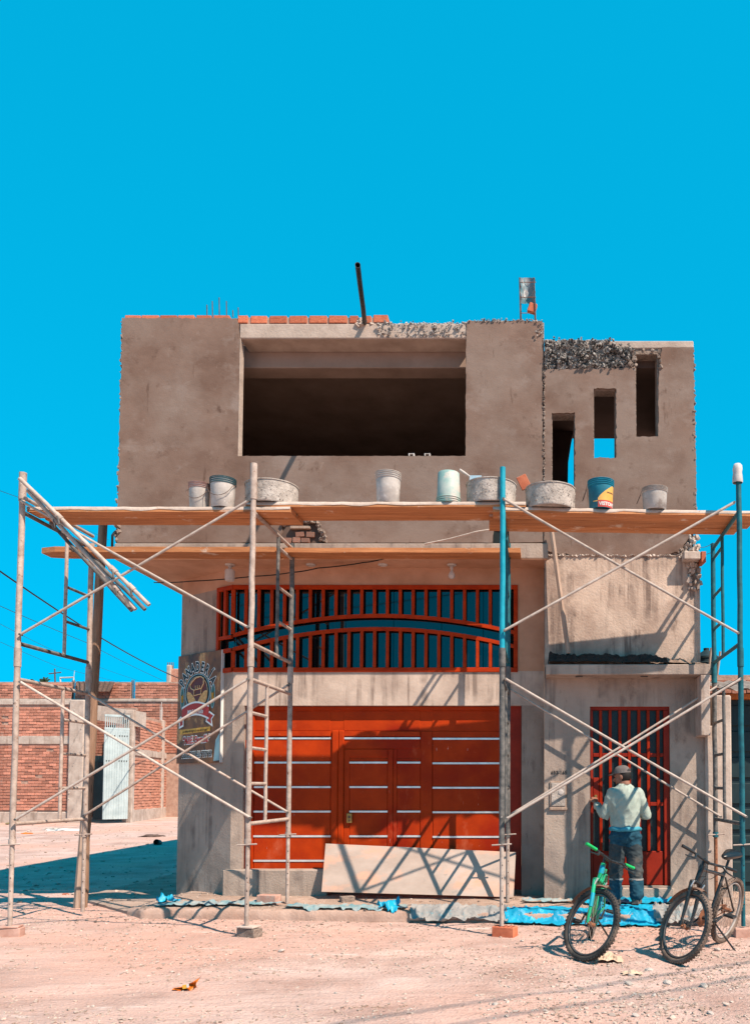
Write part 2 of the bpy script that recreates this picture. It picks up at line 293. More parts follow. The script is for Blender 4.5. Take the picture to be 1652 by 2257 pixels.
# ------------------------------------------------------------------ ground
def fb(x, y, f=1.0, s=0.0): return noise.noise((x*f+s, y*f-s, s*1.7))
def gz(x, y): return 0.016*min(max(y-14, 0), 26)
def rut(x, y):
    z = 0
    for y0, w, a in ((6.15,.13,.016),(7.45,.12,.014),(5.2,.14,.016)):
        q = (y-(y0+.16*x*.35+.10*fb(x,y0,.5,6)))/w; z += -a*math.exp(-q*q)+a*.55*math.exp(-(abs(q)-1.7)**2*2)
    return z*(.55+.6*fb(x,y,.7,12))
def gzn(x, y): return gz(x,y) + (rut(x,y) if 3 < y < 8.6 and abs(x) < 9 else 0) + .012*fb(x,y,.9,3) + .007*fb(x,y,3.1,5) + .004*fb(x,y,9,8) + .0025*fb(x,y,24,2)
def kerb_y(x): return 9.42 - .075*(x+4.6)
def walk_z(x, y):
    k = kerb_y(x); t = min(max((y-k)/.7, 0), 1); z = .115 + .06*t
    if x < -4.5: z = z + (.045-z)*min(1, (-4.5-x)/.5)
    return z + .006*fb(x,y,4,1) + .003*fb(x,y,13,4)
def in_walk(x, y):
    if x > 3.4: return False
    if x >= -4.6: return y > kerb_y(x)
    if x >= -6.2: return y > 9.42 + (-4.6-x)*.95
    return False
def surf(x, y): return walk_z(x,y) if in_walk(x,y) else gzn(x,y)
xs = np.concatenate([[-900,-300,-120,-60,-40,-25,-16,-12,-10], np.arange(-9,4.6,.065), [5,6,8,12,20,40,90,300,900]])
ys = np.concatenate([[-400,-100,-30,-8,-2,0,1,2], np.arange(2.5,12.5,.065), np.arange(12.6,33,.5), [35,40,50,80,150,400,1500]])
g = MB(); g.grid([[(x, y, gzn(x,y) if abs(x) < 30 and -3 < y < 60 else gz(x,y)) for x in xs] for y in ys])
g.build('ground', MT['dirt'], smooth=True, kind='structure')
sw = MB()
rows = []
for x in np.concatenate([np.arange(-6.2,3.41,.08)]):
    y0 = kerb_y(x) if x >= -4.6 else 9.42 + (-4.6-x)*.95
    yy = [y0] + list(y0 + np.linspace(.05, 1.2, 14)) + [12.5, 16, 24, 34]
    r = [(x, y0 - .006, -.06)] + [(x, y, walk_z(x, y) + gz(x,y) + (-.018+.012*fb(x,0,5,9) if i == 0 else 0)) for i, y in enumerate(yy)]
    rows.append(r)
sw.grid(rows); sw.build('sidewalk', MT['walk'], smooth=False, kind='structure')
kb = MB()
rows = []
for x in np.arange(-4.9, 3.41, .05):
    y0 = (kerb_y(x) if x >= -4.6 else 9.42 + (-4.6-x)*.95) - .012; j = .010*fb(x,1,6,2); q = .012*fb(x,3,11,6)
    zt = walk_z(x, y0+.03)
    rows.append([(x, y0-.03+j, -.05), (x, y0-.012+j+q, .04), (x, y0+j+q, zt-.02), (x, y0+.022+j, zt-.004+q*.3), (x, y0+.12, zt+.006), (x, y0+.16, zt-.03)])
kb.grid(rows); kb.build('kerb', MT['kerb'], smooth=True, kind='structure')
# ------------------------------------------------------------------ the bakery building
YF, YW = 9.72, 10.10
def fx(u, v=1000): return P(u, v, YF).x
def fzz(v): return pz(v, YF)
def panel(name, loops, y_front, t, m, parent, **kw):
    cu = bpy.data.curves.new(name, 'CURVE'); cu.dimensions = '2D'; cu.fill_mode = 'BOTH'; cu.extrude = t/2
    for lp in loops:
        s = cu.splines.new('POLY'); s.points.add(len(lp)-1)
        for i, (x, z) in enumerate(lp): s.points[i].co = (x, z, 0, 1)
        s.use_cyclic_u = True
    ob = bpy.data.objects.new('tmp', cu); COL.objects.link(ob)
    dg = bpy.context.evaluated_depsgraph_get(); me = bpy.data.meshes.new_from_object(ob.evaluated_get(dg))
    bpy.data.objects.remove(ob); bpy.data.curves.remove(cu)
    me.name = name
    for v in me.vertices: v.co = (v.co.x, y_front + t/2 - v.co.z, v.co.y)
    me.flip_normals(); me.update(); me.materials.clear()
    return link(name, me, m, parent, **kw)
def ragged(pts, amps, step=.035):
    out = []; n = len(pts)
    for i in range(n):
        a, b = Vector(pts[i]), Vector(pts[(i+1) % n]); am = amps[i] if isinstance(amps, (list,tuple)) else amps
        L = (b-a).length; k = max(1, int(L/step)); nr = Vector((-(b-a).y, (b-a).x)).normalized() if L > 0 else Vector((0,0))
        for j in range(k):
            p = a.lerp(b, j/k); w = am*(noise.noise((p.x*14, p.y*14, 3.1))*.9 + noise.noise((p.x*45, p.y*45, 1.7))*.7 + random.uniform(-.35,.35))
            out.append(tuple(p + nr*w))
    return out
F = lambda u, v: (fx(u, v), fzz(v))
bld = thing('bakery_building', (0, YF, 0), 'two storey brown plastered corner building with red steel gate and open upper floor', 'building')
XL, XR = fx(263, 950), fx(1530, 1000)
zT, zSill, zLint, zSlabT, zSof = fzz(699), fzz(1005), fzz(745), fzz(1198), fzz(1233)
X525, X1025, X1197 = fx(526, 880), fx(1026, 880), fx(1198, 950)
# new plaster on the upper left front: a U round the big opening
o1 = [(XL, fzz(700)), (fx(522,700), fzz(701)), (X525-.004, fzz(745)), (X525, fzz(1005)), (X1025, fzz(1005)), (X1025, fzz(745)), (fx(1028,708), fzz(709)), (fx(1194,708), fzz(708)),
      (X1197-.012, fzz(1195)), (fx(1124,1195), fzz(1196)), (fx(1118,1165), fzz(1163)), (fx(1088,1165), fzz(1160)), (fx(1084,1195), fzz(1196)),
      (fx(716,1195), fzz(1196)), (fx(708,1180), fzz(1178)), (fx(698,1150), fzz(1150)), (fx(624,1150), fzz(1148)), (fx(619,1180), fzz(1178)), (fx(621,1195), fzz(1196)), (XL+.004, fzz(1196))]
am = [.014, .016, .005, .005, .007, .014, .014, .012, .002, .012, .01, .012, .003, .02, .022, .016, .014, .012, .003, .016]
panel('upper_plaster', [ragged(o1, am)], YF, .034, MT['plaster'], bld)
# plaster of the upper right front with the three slots
o2 = [(X1197+.004, fzz(814)), (fx(1392,812), fzz(812)), (fx(1400,880), fzz(820)), (fx(1400,880), fzz(962)), (fx(1449,880), fzz(962)), (fx(1451,880), fzz(816)), (fx(1458,765), fzz(765)), (XR-.006, fzz(765)), (fx(1535,1150), fzz(1168)), (fx(1522,1180), fzz(1180)), (fx(1500,1215), fzz(1212)), (fx(1440,1228), fzz(1226)), (fx(1260,1225), fzz(1224)), (X1197+.004, fzz(1212))]
a2 = [.02, .010, .011, .010, .011, .012, .006, .010, .018, .02, .02, .022, .022, .012]
def slot(u0,u1,v0,v1): return [(fx(u0,(v0+v1)/2), fzz(v1)), (fx(u1,(v0+v1)/2), fzz(v1)), (fx(u1,(v0+v1)/2), fzz(v0)), (fx(u0,(v0+v1)/2), fzz(v0))]
slA, slB, slC = slot(1215,1266,910,1085), slot(1307,1357,856,1009), slot(1400,1449,776,962)
panel('upper_plaster', [ragged(o2, a2), ragged(slA, .012, .025), ragged(slB, .012, .025)], YF+.002, .032, MT['plaster'], bld)
# the structure behind the plaster
core = MB(); yb = YF+.034
core.box(XL+.015, X525+.004, yb, YF+.12, zSlabT, zT+.002); core.box(X525+.004, X1025-.004, yb, YF+.12, zSlabT, zSill-.006); core.box(X1025-.004, X1197, yb, YF+.12, zSlabT, zT-.05)
core.build('wall_core', MT['core'], bld)
def shrink(lp, d):
    cx = sum(p[0] for p in lp)/len(lp); cz = sum(p[1] for p in lp)/len(lp)
    return [(p[0]-math.copysign(d,p[0]-cx), p[1]-math.copysign(d,p[1]-cz)) for p in lp]
panel('wall_core', [[(X1197+.006, fzz(755)), (XR-.02, fzz(752)), (XR-.02, fzz(1478)), (X1197+.006, fzz(1478))], shrink(slA,.008), shrink(slB,.008), shrink(slC,.008)], yb+.002, .16, MT['core'], bld)
MB().box(X525+.001, X525+.008, YF+.004, YF+.122, zSill, zLint).build('window_reveal', MT['beam_light'], bld)  # paler than the wall plaster: sunlight on this jamb is in its colour
MB().box(X525+.02, X1025, YF+.006, YF+.122, zSill-.012, zSill+.001).build('window_sill', MT['plaster'], bld)
# cast beam over the opening, bricks on it
bm_ = MB(); bm_.cbox(X525-.01, X1025+.01, YF+.012, YF+.33, zLint, fzz(712), .012); bm_.build('lintel_beam', MT['beam_light'], bld)
bk = MB().cbox(-.5,.5,-.5,.5,-.5,.5,.03).mesh('brick')
bk.materials.append(MT['brick'])
def brick_at(parent, c, size, rz=0, mesh=None, mat=None, **kw):
    o = link('brick', mesh or bk, mat, parent, c, (0,0,rz), **kw); o.scale = size; return o
for z0, z1 in ((757,810),(826,915),(930,1025),(1040,1136),(1150,1246),(1258,1356),(1372,1418),(1437,1490),(1502,1581)):
    x0, x1 = fx(z0*.4002+220.4, 700), fx(z1*.4002+220.4, 700); h = (fzz(694)-fzz(711))
    brick_at(bld, ((x0+x1)/2, YF+.075+random.uniform(-.006,.006), fzz(711)+h/2+.004+(.012 if z0>1490 else 0)), (x1-x0, .12, h*.93), random.uniform(-.02,.02))
mo = MB(); mo.box(X525-.02, fx(852,700), YF+.03, YF+.13, fzz(713), fzz(697)); mo.build('brick_mortar', MT['mortar'], bld)
x = XL+.02
while x < X525-.2:
    w = random.uniform(.17,.21); brick_at(bld, (x+w/2, YF+.09, zT+.016), (w, .12, .052), random.uniform(-.03,.03)); x += w+random.uniform(.012,.03)
# broken concrete: lumpy patch and chunks
ICO = None
def ico_arrays(seed):
    bm = bmesh.new(); bmesh.ops.create_icosphere(bm, subdivisions=1, radius=1); r = random.Random(seed)
    for v in bm.verts: v.co *= r.uniform(.62,1.15)
    bm.verts.index_update(); a = np.array([v.co[:] for v in bm.verts]); f = [[v.index for v in q.verts] for q in bm.faces]; bm.free(); return a, f
def shard_arrays(seed):
    r = random.Random(seed); q = [(x*r.uniform(.5,1.1), y*r.uniform(.4,1.1), z*r.uniform(.3,1.0)) for x in (-1,1) for y in (-1,1) for z in (-1,1)]
    return np.array(q), [(0,1,3,2),(4,6,7,5),(0,4,5,1),(2,3,7,6),(0,2,6,4),(1,5,7,3)]
ICOS = [ico_arrays(i) for i in range(5)] + [shard_arrays(i) for i in range(9)]
def chunks(mb, spots):
    for (p, s, fl) in spots:
        a, f = random.choice(ICOS); e = Euler((random.uniform(0,6), random.uniform(0,6), random.uniform(0,6))).to_matrix()
        b = a @ np.array(e).T * np.array([s*random.uniform(.7,1.3), s*random.uniform(.7,1.3), s*fl]) + np.array(p)
        mb.add(b.tolist(), f)
def rubble(u0, u1, vt, vb, n, parent, depth=.05, smin=.012, smax=.034, mat='rubble'):
    mb = MB(); rows = []
    na, nb = int((u1-u0)*1.5)+8, 34
    for i in range(na):
        u = u0+(u1-u0)*i/(na-1); r = []
        for j in range(nb):
            v = vt(u)+(vb(u)-vt(u))*j/(nb-1); x_, z_ = fx(u,v), fzz(v)
            e_ = min(1, j/3, (nb-1-j)/3)
            h_ = abs(noise.noise((x_*26,z_*26,1)))*.9 + abs(noise.noise((x_*60,z_*60,4)))*.6 + noise.noise((x_*9,z_*9,7))*.5
            r.append((x_+.010*noise.noise((x_*50,z_*50,2)), YF+.03-depth*.75*max(0,h_)*e_, z_+.012*noise.noise((x_*50,z_*50,9))))
        rows.append(r)
    mb.grid(rows)
    sp = []
    for i in range(n):
        u = random.uniform(u0,u1); v = random.uniform(vt(u), vb(u)); sp.append(((fx(u,v), YF+.02-random.uniform(0,depth), fzz(v)), random.uniform(smin,smax), random.uniform(.5,1.1)))
    chunks(mb, sp); return mb.build('broken_concrete', MT[mat], parent, kind='stuff')
rubble(832, 1027, lambda u: 709+4*fb(u,0,.05), lambda u: 744, 160, bld, .05, .004, .018)
rubble(1199, 1400, lambda u: 746+max(0,(u-1330)*.30)+5*fb(u,1,.06), lambda u: 812-max(0,(u-1360)*.25)+7*fb(u,2,.07), 240, bld, .07, .005, .022, 'rubble_dark')
rubble(1030, 1194, lambda u: 704+3*fb(u,4,.06), lambda u: 709, 50, bld, .04, .006, .014)
rubble(1178, 1196, lambda u: 712, lambda u: 752, 20, bld, .05, .006, .016)
# beam along the top of the right block, with the broken hole under it
MB().cbox(fx(1290,750), XR, YF+.02, YF+.22, fzz(766), fzz(749), .01).build('top_beam', MT['beam_light'], bld)
MB().box(fx(1330,790), fx(1400,790), YF+.03, YF+.14, fzz(815), fzz(766)).build('broken_block', MT['core'], bld)
pc = MB(); chunks(pc, [((fx(u,v), YF+.0, fzz(v)), s, 1.2) for u,v,s in ((1397,792,.03),(1454,796,.03),(1452,776,.03),(1393,778,.03),(1416,772,.022),(1455,808,.03),(1384,790,.03),(1388,802,.03),(1436,773,.022),(1400,806,.022),(1450,786,.022))]); pc.build('broken_edge', MT['core'], bld, kind='stuff')
# slab between the floors with its soffit
XS = fx(255,1215)
sl = MB(); sl.cbox(XS, fx(1207,1215), YF-.03, 17.9, zSof+.004, zSlabT-.006, .008); sl.build('floor_slab', MT['grey_render'], bld)
MB().box(XS+.004, fx(1205,1240), YF-.024, 17.8, zSof-.004, zSof+.003).build('soffit', MT['soffit'], bld)
MB().box(X1197-.17, X1197+.003, YF+.01, YF+.06, zSof+.01, fzz(1205)).build('slab_patch', MT['old_render'], bld)
# rooms upstairs
rm = MB(); zc = fzz(716)
rm.box(XL+.04, X1197-.05, YF+.332, 17.8, zc-.02, zc+.10)
rm.build('roof_slab', MT['inside'], bld)
b0, b1 = pz(812,10.07), zc-.02
MB().cbox(XL+.1, X1197-.06, YF+.335, 10.33, b0, b1, .01).build('ceiling_beam', MT['inside'], bld)
MB().box(XL+.2, X1197-.1, YF+.21, 17.7, zSlabT-.004, zSlabT+.02).build('room_floor', MT['inside'], bld)
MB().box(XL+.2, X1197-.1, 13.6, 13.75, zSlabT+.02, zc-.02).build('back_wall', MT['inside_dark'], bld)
MB().box(px(800,13.58,912), px(807,13.58,912), 13.585, 13.6, pz(915,13.58), pz(910,13.58)).build('switch_box', MT['black'], bld)
MB().box(XL+.02, XL+.18, YF+.21, 17.8, zSlabT, zc-.02).build('side_wall', MT['plaster'], bld)
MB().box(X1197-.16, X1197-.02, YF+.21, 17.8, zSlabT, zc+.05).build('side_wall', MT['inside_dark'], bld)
zr = pz(959, 11.85)
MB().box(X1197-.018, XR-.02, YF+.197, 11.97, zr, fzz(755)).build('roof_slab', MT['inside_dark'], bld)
MB().box(XR-.17, XR-.022, YF+.197, 11.85, fzz(1470), zr-.002).build('side_wall', MT['inside'], bld)
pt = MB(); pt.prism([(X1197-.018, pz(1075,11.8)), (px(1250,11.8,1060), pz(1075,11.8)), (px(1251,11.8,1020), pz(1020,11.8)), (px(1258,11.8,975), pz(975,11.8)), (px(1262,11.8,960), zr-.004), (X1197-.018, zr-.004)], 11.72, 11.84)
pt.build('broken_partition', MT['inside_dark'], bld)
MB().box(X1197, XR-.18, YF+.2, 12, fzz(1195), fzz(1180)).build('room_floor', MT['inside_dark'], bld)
# hole in the front: bricks behind
bk2 = MB().cbox(-.5,.5,-.5,.5,-.5,.5,.03).mesh('brick'); bk2.materials.append(M('shaded_brick', (.34,.11,.06), (.44,.22,.16), 9, .95, .4, 50, .008, rnd=.2, spots=[((.25,.2,.17),8,.5,.6)]))  # darker brick copy, shade from the planks put into its colour
hb = MB(); hb.box(fx(619,1175), fx(712,1175), YF+.034-.001, YF+.045, fzz(1195), fzz(1150)); hb.build('hole_shade', MT['inside_dark'], bld)  # thin dark sheet painted for the shade in the hole
for i in range(2):
    for j in range(4):
        u = 630+j*22+(i%2)*10+random.uniform(-2,2)
        if u > 690 or (i == 1 and j == 0): continue
        ob_ = brick_at(bld, (fx(u,1175), YF+.03+random.uniform(-.012,.012), fzz(1191-i*14+random.uniform(-1.5,1.5))), (random.uniform(.08,.105), .05, random.uniform(.052,.066)), random.uniform(-.12,.12), bk2); ob_.rotation_euler[1] = random.uniform(-.08,.08)
rub = MB(); chunks(rub, [((fx(u+random.uniform(-3,3),v), YF-.005, fzz(v+random.uniform(-3,3))), random.uniform(.012,.03), 1) for u,v in [(699,1152),(704,1160),(708,1168),(711,1176),(713,1184),(715,1192),(690,1150),(680,1150),(668,1149),(656,1150),(700,1158),(706,1172),(709,1188),(622,1152),(620,1190)]*3]); rub.build('hole_rim', MT['core'], bld, kind='stuff')
MB().cbox(fx(640,1160), fx(684,1160), YF-.02, YF+.03, fzz(1166), fzz(1160), .004).build('hole_ledge', MT['timber'], bld)
MB().box(fx(1086,1175), fx(1120,1175), YF+.03, YF+.04, fzz(1195), fzz(1162)).build('hole_shade', MT['dark_in'], bld)  # near-black sheet painted for the shade in the smaller hole
# ragged left edge lumps
rub = MB(); chunks(rub, [((XL+random.uniform(-.012,.012), YF+random.uniform(.0,.06), random.uniform(fzz(1192), zT)), random.uniform(.006,.018), 1.3) for _ in range(170)]); chunks(rub, [((XL+random.uniform(-.02,.03), YF+random.uniform(-.005,.05), random.uniform(fzz(1192), fzz(1150))), random.uniform(.012,.03), 1.2) for _ in range(40)])
chunks(rub, [((XR+random.uniform(-.012,.010), YF+random.uniform(.0,.06), random.uniform(fzz(1190), fzz(770))), random.uniform(.006,.016), 1.3) for _ in range(120)])
chunks(rub, [((X1197+random.uniform(-.012,.012), YF+random.uniform(-.004,.01), random.uniform(fzz(1060), fzz(812))), random.uniform(.005,.013), 1.3) for _ in range(110)]); rub.build('plaster_crumbs', MT['core'], bld, kind='stuff')
# ground floor front under the overhang
zG = .10
XA, YA = px(398, 10.72), 10.72
XB = px(514, YW)
mw = MB(); zWT, zWB = pz(1291,YW), pz(1479,YW); zGT = pz(1555,YW)
XWr = px(1140, YW, 1390); XGl, XGr = px(535.5, YW, 1750), px(1148.5, YW, 1750); XE = X1197+.0
t = .2
mw.box(XB, XE, YW, YW+t, zWT, zSof-.004); mw.box(XWr, XE, YW, YW+t, zWB, zWT-.0005)
mw.build('front_wall', MT['soffit'], bld)
mw = MB(); mw.box(XB, XE, YW, YW+t, zGT, zWB-.0005); mw.build('front_wall', MT['band'], bld)
MB().box(XB, XGl, YW, YW+t, zG, zGT-.0005).build('front_wall', MT['grey_render'], bld); MB().box(XGr, XE, YW, YW+t, zG, zGT-.0005).build('front_wall', MT['grey_render'], bld)
# canted corner: local frame along the wall
dC = Vector((XB-XA, YW-YA, 0)); LC = dC.length; aC = math.atan2(dC.y, dC.x)
MC = Matrix.Translation((XA, YA, 0)) @ Matrix.Rotation(aC, 4, 'Z')
def c_at(u):      # distance along the canted wall at frame column u
    lo, hi = 0, LC
    for _ in range(40):
        m_ = (lo+hi)/2; p = MC @ Vector((m_,0,0)); uu = PPX + p.x/p.y*FPX*1.0
        if uu < u: lo = m_
        else: hi = m_
    return lo
xw = c_at(474)
cw = MB(); cw.box(0, LC, 0, t, zWT, zSof-.004, MC); cw.build('corner_wall', MT['soffit'], bld)
cw = MB(); cw.box(0, LC-.001, .0, t, zG-.05, zWB-.0005, MC); cw.box(0, xw, 0, t, zWB, zWT-.0005, MC); cw.build('corner_wall', MT['grey_render'], bld)
MB().box(XA-.0, XA+.18, YA+.14, 17.8, 0, zSof-.006).build('side_wall', MT['grey_render'], bld)
MB().box(XA+.2, XE+1.5, 17.6, 17.8, 0, zc-.03).build('back_wall', MT['plaster'], bld)
# plinth under the gate
MB().cbox(px(490.5,YW-.05,1940), px(722,YW-.05,1940), YW-.06, YW+.13, zG-.02, pz(1917,YW-.06), .012).build('plinth', MT['grey_render'], bld)
# ------------------------------------------------ transom window
win = MB(); yw0, yw1 = YW-.018, YW+.008
wroot = link('window', None, None, bld, ((XB+XWr)/2, YW, zWB))
def wb(u0, u1, v0, v1, name='frame_bar', mat='red_bar', y0=yw0, y1=yw1, par=None):
    return MB().cbox(px(u0,y0,(v0+v1)/2), px(u1,y0,(v0+v1)/2), y0, y1, pz(v1,y0), pz(v0,y0), .004).build(name, MT[mat], par or wroot)
wb(513, 1140, 1289, 1298.5); wb(513, 1140, 1471, 1481); wb(1131, 1140, 1298.6, 1470.9, y0=yw0+.001)
def archv(u, c, k): return c + k*(u-835)**2
for c, k in ((1357, 4.16e-4), (1386, 4.37e-4)):
    a = MB(); vs = []; us = np.linspace(513.5, 1135, 42); pr = []
    for u in us: v = archv(u,c,k); pr.append((px(u,yw0,1400), pz(v-4.0,yw0), pz(v+4.0,yw0)))
    poly = [(p[0],p[1]) for p in pr] + [(p[0],p[2]) for p in reversed(pr)]
    for i in range(len(pr)-1):
        a.prism([(pr[i][0],pr[i][2]),(pr[i+1][0],pr[i+1][2]),(pr[i+1][0],pr[i+1][1]),(pr[i][0],pr[i][1])], yw0-.003, yw1+.002)
    a.build('arched_rail', MT['red_bar'], wroot)
for i in range(22):
    u = 513.3+28.31*i
    hw = 3.6 if i else 4.6
    wb(u-hw, u+hw, 1298.6, archv(u,1357,4.16e-4)-3, 'bar'); wb(u-hw, u+hw, archv(u,1386,4.37e-4)+3, 1470.9, 'bar')
zg0, zg1 = pz(1476,YW), pz(1293,YW)
ue = [514, 636, 760, 866, 972, 1064, 1136]
for i in range(6):
    g = MB(); g.box(px(ue[i],YW+.06)+.003, px(ue[i+1],YW+.06)-.003, YW+.060, YW+.066, zg0, zg1)
    o = g.build('pane', MT['glass'], wroot); o.rotation_euler = (random.uniform(-.004,.004)*0, 0, 0)
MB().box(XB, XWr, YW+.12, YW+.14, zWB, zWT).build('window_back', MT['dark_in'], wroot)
# part of the window on the canted wall
def cb(x0, x1, v0, v1, name, mat='red_bar', y0=-.025, y1=.012):
    return MB().cbox(x0, x1, y0, y1, pz(v1,YW), pz(v0,YW), .004, MC).build(name, MT[mat], wroot)
cb(xw, LC-.012, 1289, 1298.5, 'frame_bar'); cb(xw, LC-.012, 1471, 1481, 'frame_bar'); cb(xw, xw+.05, 1298.6, 1470.9, 'frame_bar', y0=-.024)
cb((xw+LC)/2-.025, (xw+LC)/2+.025, 1298.6, 1402, 'bar'); cb(xw+.05, LC-.03, 1399, 1407, 'frame_bar', y0=-.023); cb(xw+.05, LC-.03, 1428, 1437, 'frame_bar', y0=-.023)
MB().box(xw+.01, LC-.02, .05, .056, zg0, zg1, MC).build('pane', MT['glass'], wroot)
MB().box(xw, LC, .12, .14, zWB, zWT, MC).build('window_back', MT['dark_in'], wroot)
# ------------------------------------------------ gate
gx = lambda z: z*.5003+385.7
gy = lambda z: z*.5003+1212
YG = YW+.09
gate = link('gate', None, None, bld, ((XGl+XGr)/2, YG, zG), label='orange red steel garage gate with thin steel strips and a wicket door')
def gb(u0,u1,v0,v1,y0,y1,name,mat,c=.004,par=None):
    return MB().cbox(px(u0,y0,(v0+v1)/2), px(u1,y0,(v0+v1)/2), y0, y1, pz(v1,y0), pz(v0,y0), c).build(name, MT[mat], par or gate)
v_bot = 1961
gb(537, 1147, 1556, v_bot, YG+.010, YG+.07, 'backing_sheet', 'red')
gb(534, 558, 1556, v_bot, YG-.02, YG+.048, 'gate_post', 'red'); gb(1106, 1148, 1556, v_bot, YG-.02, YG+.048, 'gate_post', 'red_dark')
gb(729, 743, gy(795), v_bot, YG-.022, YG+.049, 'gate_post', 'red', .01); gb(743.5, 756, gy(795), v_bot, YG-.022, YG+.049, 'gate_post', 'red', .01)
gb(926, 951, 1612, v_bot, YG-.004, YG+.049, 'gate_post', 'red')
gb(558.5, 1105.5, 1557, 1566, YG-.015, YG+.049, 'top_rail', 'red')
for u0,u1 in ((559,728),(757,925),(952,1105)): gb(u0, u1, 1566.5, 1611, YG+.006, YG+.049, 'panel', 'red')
gb(559, 728, 1612, 1622.5, YG-.018, YG+.03, 'ledge', 'red_bar'); gb(757, 925, 1612, 1622.5, YG-.016, YG+.03, 'ledge', 'red_bar')
sy = [830, 937, 1045, 1153, 1262, 1370, 1478]
def leaf(u0, u1, ys_):
    for i in range(len(ys_)-1):
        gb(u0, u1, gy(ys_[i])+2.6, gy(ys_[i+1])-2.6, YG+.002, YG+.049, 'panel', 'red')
    for y in ys_[:-1] if ys_[-1] > 1400 else ys_:
        gb(u0-1, u1+1, gy(y)-2.2, gy(y)+2.2, YG-.006, YG+.02, 'trim_strip', 'strip', .002)
leaf(gx(346), gx(683), sy)
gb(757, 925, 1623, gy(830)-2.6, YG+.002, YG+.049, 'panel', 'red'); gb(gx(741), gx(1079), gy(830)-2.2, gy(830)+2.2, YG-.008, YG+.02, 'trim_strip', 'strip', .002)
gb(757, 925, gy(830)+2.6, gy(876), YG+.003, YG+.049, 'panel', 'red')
wk = MB()
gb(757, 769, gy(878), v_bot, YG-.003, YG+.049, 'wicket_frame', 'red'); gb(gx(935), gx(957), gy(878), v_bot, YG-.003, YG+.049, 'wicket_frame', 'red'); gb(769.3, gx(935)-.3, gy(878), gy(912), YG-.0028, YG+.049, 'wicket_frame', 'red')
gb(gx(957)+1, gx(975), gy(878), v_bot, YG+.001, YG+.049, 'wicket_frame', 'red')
leaf(gx(768), gx(934), [914]+sy[1:]) if False else None
for i,(a,b) in enumerate(zip([914,937,1045,1153,1262,1370],[937,1045,1153,1262,1370,1490])):
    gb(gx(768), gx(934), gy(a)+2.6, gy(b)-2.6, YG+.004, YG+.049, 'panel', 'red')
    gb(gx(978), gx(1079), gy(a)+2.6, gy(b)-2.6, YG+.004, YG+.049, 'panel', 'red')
    if a > 920:
        gb(gx(767), gx(935), gy(a)-2.2, gy(a)+2.2, YG-.006, YG+.02, 'trim_strip', 'strip', .002); gb(gx(977), gx(1080), gy(a)-2.2, gy(a)+2.2, YG-.006, YG+.02, 'trim_strip', 'strip', .002)
leaf(gx(1135), gx(1440), [832,940,1048,1156,1265,1373,1480])
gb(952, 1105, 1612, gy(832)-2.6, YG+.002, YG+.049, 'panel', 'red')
lk = gb(gx(754), gx(778), gy(1160), gy(1204), YG-.04, YG-.011, 'lock', 'brass', .006)
gb(gx(761), gx(771), gy(1172), gy(1182), YG-.047, YG-.0395, 'lock_cylinder', 'iron', .002, lk); gb(gx(762), gx(770), gy(1188), gy(1196), YG-.047, YG-.0395, 'lock_cylinder', 'iron', .002, lk)
for v in (1640, 1750, 1900): gb(541, 551, v-9, v+9, YG-.04, YG-.0195, 'hinge', 'red_bar', .003)
# ------------------------------------------------ right block: lower wall, door, canopy
zCn = pz(1470, YF)
XRu = fx(1543, 1440); XD0, XD1 = fx(1299.6,1750), fx(1476,1750); zDT, zDB = fzz(1557), fzz(1953)
lw = MB(); lw.box(X1197+.006, XRu, YF+.016, YF+.0335, zCn, fzz(1223)+.0); lw.build('old_render', MT['old_render'], bld)
lw = MB(); XR2 = fx(1557,1700)
lw.box(X1197+.004, XR2, YF+.008, YF+.2, zDT, zCn-.0005); lw.box(X1197+.004, XD0, YF+.008, YF+.2, zG, zDT-.0005); lw.box(XD1, XR2, YF+.008, YF+.2, zG, zDT-.0005); lw.box(XD0, XD1, YF+.008, YF+.2, zG, zDB)
lw.build('lower_wall', MT['grey_render'], bld)
MB().cbox(XD0-.03, XD1+.03, YF-.05, YF+.0075, zG, zDB-.02, .01).build('door_step', MT['grey_render'], bld)
MB().box(X1197+.004, X1197+.1, YF+.2005, YW+.2, zG, zSof).build('return_wall', MT['grey_render'], bld)
MB().box(XR2-.15, XR2-.001, YF+.2005, 17.8, 0, fzz(1478)).build('side_wall', MT['grey_render'], bld)
yd = YF+.06
door = link('door', None, None, bld, ((XD0+XD1)/2, yd, zDB), label='dark red steel door with vertical bars over figured glass')
def db(u0,u1,v0,v1,y0,y1,name,mat,c=.004,par=None):
    return MB().cbox(px(u0,y0,(v0+v1)/2), px(u1,y0,(v0+v1)/2), y0, y1, pz(v1,y0), pz(v0,y0), c).build(name, MT[mat], par or door)
db(1300, 1475, 1556, 1565, yd-.02, yd+.05, 'door_frame', 'red_dark'); db(1300, 1306, 1565.3, 1951, yd-.02, yd+.05, 'door_frame', 'red_dark'); db(1462, 1475, 1565.3, 1951, yd-.02, yd+.05, 'door_frame', 'red_dark')
db(1306, 1462, 1876, 1951, yd, yd+.045, 'kick_panel', 'red_dark', .008)
bu = [1323, 1344, 1365.5, 1386, 1407.6, 1428, 1449.7]
for u in bu: db(u-3.2, u+3.2, 1565.4, 1875.8, yd-.012, yd+.02, 'bar', 'red_shaded', .003)
for a, b in zip([1306.5]+[u+3.8 for u in bu], [u-3.8 for u in bu]+[1461.5]):
    for v in (1664, 1772): db(a, b, v-4, v+4, yd-.008, yd+.029, 'rail', 'red_dark', .003)
db(1306.5, 1319, 1714, 1767.8, yd-.010, yd+.03, 'lock_panel', 'red_dark', .004)
db(1309, 1315, 1752, 1760, yd-.03, yd-.0095, 'door_lock', 'brass', .003)
